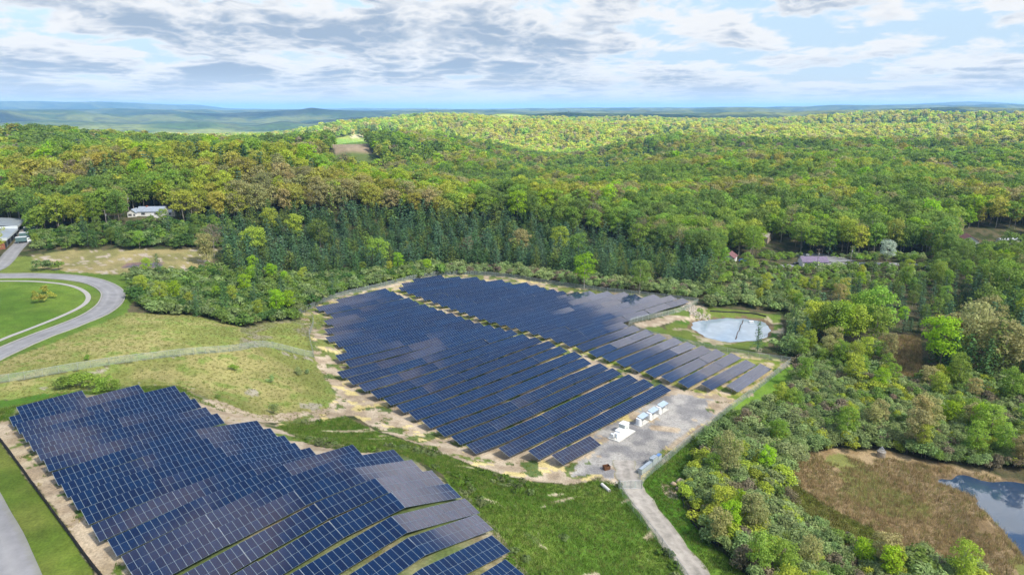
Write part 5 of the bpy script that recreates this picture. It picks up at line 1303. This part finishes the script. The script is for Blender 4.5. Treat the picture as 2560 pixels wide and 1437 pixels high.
for (base, ph), ids in lab.items():
    ids.sort(key=lambda i: T['px'][i])
    for q, i in enumerate(ids):
        if len(ids) == 1: labels[i] = f'{base} {ph}'
        elif q == 0: labels[i] = f'{base} {ph}, leftmost'
        elif q == len(ids) - 1: labels[i] = f'{base} {ph}, rightmost'
        else: labels[i] = f'{base} {ph}, {ordn(q)} from left'
for i in sel:
    kind = T['kind'][i]; tp = TEMPL[kind][int(i) % len(TEMPL[kind])]
    nm, _, cat = KINDNAME[kind]
    root = link(nm, None, None, (T['x'][i], T['y'][i], T['z'][i] - .15), (0, 0, T['rot'][i]), label=labels[i], category=cat, group=GROUPS[kind])
    s = T['s'][i]; root.scale = (s, s * (.85 + .3 * ((int(i) * 7919) % 101) / 101), (s ** .6 if s > .75 else s * 1.1) * T['hs'][i])
    link('trunk', tp[1], root)
    o = link('crown', tp[0], root); o['tint'] = [float(v) for v in T['tint'][i]]

# ---------------------------------------------------------------- the rest of the woods: masses nobody could count
def instancer(name, mask, templates, label, cat, extra_props=None):
    ids = np.where(mask)[0]
    if not len(ids): return
    coll = bpy.data.collections.new(name + '_kinds')
    objs = []
    for j, me in enumerate(templates):
        o = bpy.data.objects.new(f'{name}_kind_{j:02d}', me); coll.objects.link(o); objs.append(o)
    order = sorted(range(len(objs)), key=lambda j: objs[j].name)
    me = bpy.data.meshes.new(name); me.vertices.add(len(ids))
    me.vertices.foreach_set('co', np.c_[T['x'][ids], T['y'][ids], T['z'][ids] - .2].astype(np.float32).ravel())
    def attr(nm, typ, arr, key):
        a = me.attributes.new(nm, typ, 'POINT'); a.data.foreach_set(key, arr.ravel())
    attr('tint', 'FLOAT_COLOR', np.c_[T['tint'][ids], np.ones(len(ids))].astype(np.float32), 'color')
    attr('turn', 'FLOAT_VECTOR', np.c_[np.zeros(len(ids)), np.zeros(len(ids)), T['rot'][ids]].astype(np.float32), 'vector')
    s = T['s'][ids]
    attr('size', 'FLOAT_VECTOR', np.c_[s, s * (.85 + .3 * ((ids * 7919) % 101) / 101), np.where(s > .75, s ** .6, s * 1.1) * T['hs'][ids]].astype(np.float32), 'vector')
    attr('pick', 'INT', (ids % len(templates)).astype(np.int32), 'value')
    return make_instancer(name, me, coll, label, cat)
def make_instancer(name, me, coll, label, cat):
    ng = bpy.data.node_groups.new(name + '_scatter', 'GeometryNodeTree')
    ng.interface.new_socket('Geometry', in_out='INPUT', socket_type='NodeSocketGeometry'); ng.interface.new_socket('Geometry', in_out='OUTPUT', socket_type='NodeSocketGeometry')
    N, L = ng.nodes.new, ng.links.new
    gi, go = N('NodeGroupInput'), N('NodeGroupOutput')
    ci = N('GeometryNodeCollectionInfo'); ci.inputs[0].default_value = coll; ci.inputs['Separate Children'].default_value = True; ci.inputs['Reset Children'].default_value = True
    ip = N('GeometryNodeInstanceOnPoints'); ip.inputs['Pick Instance'].default_value = True
    def named(nm, typ):
        a = N('GeometryNodeInputNamedAttribute'); a.data_type = typ; a.inputs['Name'].default_value = nm; return a.outputs['Attribute']
    L(gi.outputs[0], ip.inputs['Points']); L(ci.outputs[0], ip.inputs['Instance'])
    L(named('pick', 'INT'), ip.inputs['Instance Index'])
    er = N('FunctionNodeEulerToRotation'); L(named('turn', 'FLOAT_VECTOR'), er.inputs[0]); L(er.outputs[0], ip.inputs['Rotation'])
    L(named('size', 'FLOAT_VECTOR'), ip.inputs['Scale'])
    L(ip.outputs[0], go.inputs[0])
    o = link(name, me, kind='stuff', label=label, category=cat)
    md = o.modifiers.new('scatter', 'NODES'); md.node_group = ng
    return o
rest = ~single
for kind, nm, lb in (('broadleaf', 'broadleaf_forest', 'spring green broadleaf forest covering the hills'), ('bare', 'budding_forest', 'tan budding trees scattered through the forest'), ('pine', 'pine_forest', 'dark green pines scattered through the forest')):
    k = rest & (T['kind'] == kind)
    far = T['r'] > 850; 
    near_t = [join('n', [a, c]) for a, c, _ in TEMPL[kind]]
    instancer(nm, k & (T['r'] <= 430), near_t, lb + ', close to the panels', 'forest')
    instancer(nm, k & (T['r'] > 430) & ~far, MID[kind], lb + ', middle distance', 'forest')
    instancer(nm, k & far, LO[kind], lb + ', far away', 'forest')
instancer('shrub_thicket', rest & (T['kind'] == 'shrub') & (T['r'] < 230), [join('n', [a, c]) for a, c, _ in TEMPL['shrub']], 'dense scrub of sage and green shrubs around the wetland', 'scrub')
instancer('shrub_thicket', rest & (T['kind'] == 'shrub') & (T['r'] >= 230), MID['shrub'], 'dense scrub of green shrubs beyond the panel field', 'scrub')
print('TREES', {k: int((T['kind'] == k).sum()) for k in set(T['kind'])}, 'single', int(single.sum()))
# ---------------------------------------------------------------- grass, weeds, reeds (nobody could count them)
def tuft_mesh(name, n, h, w, spread, mat, rg, lean=.35):
    V, F = [], []
    for i in range(n):
        a = rg.random() * 6.283; r_ = spread * rg.random() ** .5; x, y = math.cos(a) * r_, math.sin(a) * r_
        d = rg.normal(0, lean, 2) * h; hh = h * rg.uniform(.6, 1.15); b_ = rg.random() * 6.283; ww = w * rg.uniform(.6, 1.3)
        k = len(V); V += [(x - math.cos(b_) * ww, y - math.sin(b_) * ww, -.05), (x + math.cos(b_) * ww, y + math.sin(b_) * ww, -.05), (x + d[0], y + d[1], hh)]; F.append((k, k + 1, k + 2))
    me = mesh_np(name, V, np.array(F), [mat])
    a = me.attributes.new('leaf_tone', 'FLOAT', 'FACE'); a.data.foreach_set('value', (.7 + .6 * rg.random(len(F))).astype(np.float32))
    return me
def scatter_stuff(name, polys, spacing, templates, cols, size, label, cat, seed, r1=330, keep=None, excl=()):
    rg = np.random.default_rng(seed)
    X, Y = scatter(spacing, 60, r1, 42, seed); Z = ground_z(X, Y); px, py = project(X, Y, Z)
    m = np.zeros(X.shape, bool)
    for k in polys: m |= inside(POLY[k], px, py)
    for k in excl: m &= ~inside(POLY[k], px, py)
    m &= (px > -60) & (px < 2620) & (py < 1480)
    m &= (poly_dist(pw1, X, Y) > .8) & (poly_dist(pw2, X, Y) > .3)
    if keep is not None: m &= keep(X, Y, rg)
    for ln, w in ((loop_line, 4.4), (drive_line, 2.9)):
        q = np.array([(p_.x, p_.y) for p_ in ln])
        for p_ in q[::2]: m &= (np.hypot(X - p_[0], Y - p_[1]) > w)
    X, Y, Z = X[m], Y[m], Z[m]; n = len(X)
    coll = bpy.data.collections.new(name + '_kinds')
    for j, me in enumerate(templates): coll.objects.link(bpy.data.objects.new(f'{name}_kind_{j:02d}', me))
    c = np.array(cols)[rg.integers(0, len(cols), n)] * rg.uniform(.75, 1.3, (n, 1))
    me = bpy.data.meshes.new(name); me.vertices.add(n); me.vertices.foreach_set('co', np.c_[X, Y, Z].astype(np.float32).ravel())
    for nm, typ, arr, key in (('tint', 'FLOAT_COLOR', np.c_[c, np.ones(n)], 'color'), ('turn', 'FLOAT_VECTOR', np.c_[np.zeros(n), np.zeros(n), rg.random(n) * 6.28], 'vector'), ('size', 'FLOAT_VECTOR', np.repeat((size * rg.uniform(.6, 1.4, n))[:, None], 3, 1), 'vector')):
        a = me.attributes.new(nm, typ, 'POINT'); a.data.foreach_set(key, arr.astype(np.float32).ravel())
    a = me.attributes.new('pick', 'INT', 'POINT'); a.data.foreach_set('value', rg.integers(0, len(templates), n).astype(np.int32))
    print(name, n)
    return make_instancer(name, me, coll, label, cat)
rg = np.random.default_rng(3)
blade_mat = leaf_material('grass_blades', .7, .3)
GT = [tuft_mesh('g', 26, .42, .035, .55, blade_mat, rg) for _ in range(4)]
scatter_stuff('grass', ['slope', 'east_verge', 'bank_green'], .62, GT, [(.10, .19, .02), (.15, .23, .035), (.085, .15, .02), (.19, .21, .06)], 1.0, 'lush green grass on the slope below the near panels', 'grass', 5, 190, lambda X, Y, g: (fbm((X + Y) / 16 + 77, (X - Y) / 4, 4) < .45))
scatter_stuff('dry_grass', ['meadow', 'meadow2'], 1.35, GT, [(.23, .24, .065), (.27, .25, .09), (.18, .22, .05), (.21, .22, .06)], .8, 'dry olive grass on the bank above the near panels', 'grass', 6, 320)
scatter_stuff('weeds', ['compound', 'west_strip', 'field_a', 'edge_strip', 'aisle'], 1.3, GT, [(.08, .15, .015), (.15, .19, .03), (.35, .29, .09)], .8, 'patchy weeds between the panel rows', 'weeds', 7, 330, lambda X, Y, g: (fbm(X / 5 + 3, Y / 5 + 60, 4) > .16), ('yard',))
WT = [crown_mesh('w', [(0, 0, .45, .55), (.4, .2, .35, .4), (-.3, .3, .4, .4)], 70, .28, rg, blade_mat) for _ in range(3)]
scatter_stuff('tall_weeds', ['slope'], 1.9, WT, [(.12, .17, .055), (.09, .16, .02), (.15, .18, .07)], 1.1, 'taller grey-green weeds on the grass slope', 'weeds', 8, 190, lambda X, Y, g: (fbm(X / 11 + 7, Y / 11, 3) > .12) & (g.random(X.size) < .8))
RT = [tuft_mesh('r', 22, 1.3, .035, .6, blade_mat, rg, .22) for _ in range(4)]
scatter_stuff('reeds', ['wetland', 'reedbed'], .72, RT, [(.36, .27, .13), (.43, .33, .17), (.29, .22, .10), (.28, .27, .09)], .8, 'dry brown reeds filling the wetland', 'reeds', 9, 330, lambda X, Y, g: (fbm(X / 10 + 17, Y / 10, 3) > -.25), ('wet_green',))
scatter_stuff('grass', ['wet_green'], .8, GT, [(.16, .16, .035), (.12, .15, .025), (.2, .17, .06)], 1.3, 'olive marsh grass at the wetland edge', 'grass', 10, 240)

# ---------------------------------------------------------------- unseen cumulus, added to shade the near land and far ridges
def cloud_material(name, thin):
    m, nt, out = new_mat(name)
    d = nt.nodes.new('ShaderNodeBsdfDiffuse'); d.inputs[0].default_value = (.9, .9, .9, 1)
    t = nt.nodes.new('ShaderNodeBsdfTranslucent'); t.inputs[0].default_value = (.92, .93, .95, 1)
    mx = nt.nodes.new('ShaderNodeMixShader'); mx.inputs[0].default_value = .72
    nt.links.new(d.outputs[0], mx.inputs[1]); nt.links.new(t.outputs[0], mx.inputs[2])
    tr_ = nt.nodes.new('ShaderNodeBsdfTransparent'); m2 = nt.nodes.new('ShaderNodeMixShader'); m2.inputs[0].default_value = thin
    nt.links.new(mx.outputs[0], m2.inputs[1]); nt.links.new(tr_.outputs[0], m2.inputs[2]); nt.links.new(m2.outputs[0], out.inputs[0])
    return m
cloud_mat, veil_mat = cloud_material('cloud_white', .15), cloud_material('cloud_veil', .60)
CLOUD_H = 1500.0
def cloud(cx_, cy_, rx, ry, label, seed, mat=None):
    rg = np.random.default_rng(seed)
    off = sun_dir * (CLOUD_H / sun_dir.z)
    na, nr = 72, 20; V = []
    a = np.linspace(0, 2 * np.pi, na, endpoint=False)
    lobe = 1 + .22 * fbm(np.cos(a) * 2.3 + seed, np.sin(a) * 2.3, 4)
    for side in (0, 1):
        for i in range(nr + 1):
            t = i / nr; x = np.cos(a) * rx * lobe * t; y = np.sin(a) * ry * lobe * t
            if side == 0: z = -30 * (1 - t ** 4) + 18 * fbm(x / 200 + 3, y / 200 + seed, 3)
            else: z = 240 * (1 - t ** 2.2) ** .6 * (1 + .8 * fbm(x / 330 + seed, y / 330, 4)) + 2
            V.append(np.c_[x, y, z * (1 if t < 1 else 0)])
    V = np.concatenate(V); F = []
    for side in (0, 1):
        o = side * (nr + 1) * na
        for i in range(nr):
            for k in range(na):
                q = [o + i * na + k, o + (i + 1) * na + k, o + (i + 1) * na + (k + 1) % na, o + i * na + (k + 1) % na]; F.append(q if side else q[::-1])
    me = mesh_np('cloud', V, np.array(F), [mat or cloud_mat], smooth=True)
    link('cloud', me, None, (cx_ + off.x, cy_ + off.y, CLOUD_H), kind='stuff', label=label, category='cloud')
cloud(200, 430, 1500, 880, 'broad thin unseen cumulus veil added to dim the solar site', 5, veil_mat)
cloud(700, 3750, 2000, 420, 'long unseen cumulus cloud added to shade the far middle ridge', 9)
cloud(-2300, 4700, 1500, 420, 'unseen cumulus cloud added to shade the nearer blue ridge at the left', 17)
cloud(-3400, 6700, 2900, 800, 'unseen cumulus cloud added to shade the blue ridge at the left', 14)

# ---------------------------------------------------------------- haze
haze_mat, nt, out = new_mat('haze_air')
pv = nt.nodes.new('ShaderNodeVolumePrincipled'); pv.inputs['Color'].default_value = (0.27, 0.54, 1.0, 1); pv.inputs['Density'].default_value = 6.8e-5; pv.inputs['Anisotropy'].default_value = 0.0
nt.links.new(pv.outputs[0], out.inputs['Volume'])
zlo = float(gz.min()) - 3
MB().box(-34000, 34000, -34000, 34000, zlo, max(float(gz.max()) + 25, 110)).obj('haze', haze_mat, kind='stuff', label='pale blue haze over the distant hills', category='haze')
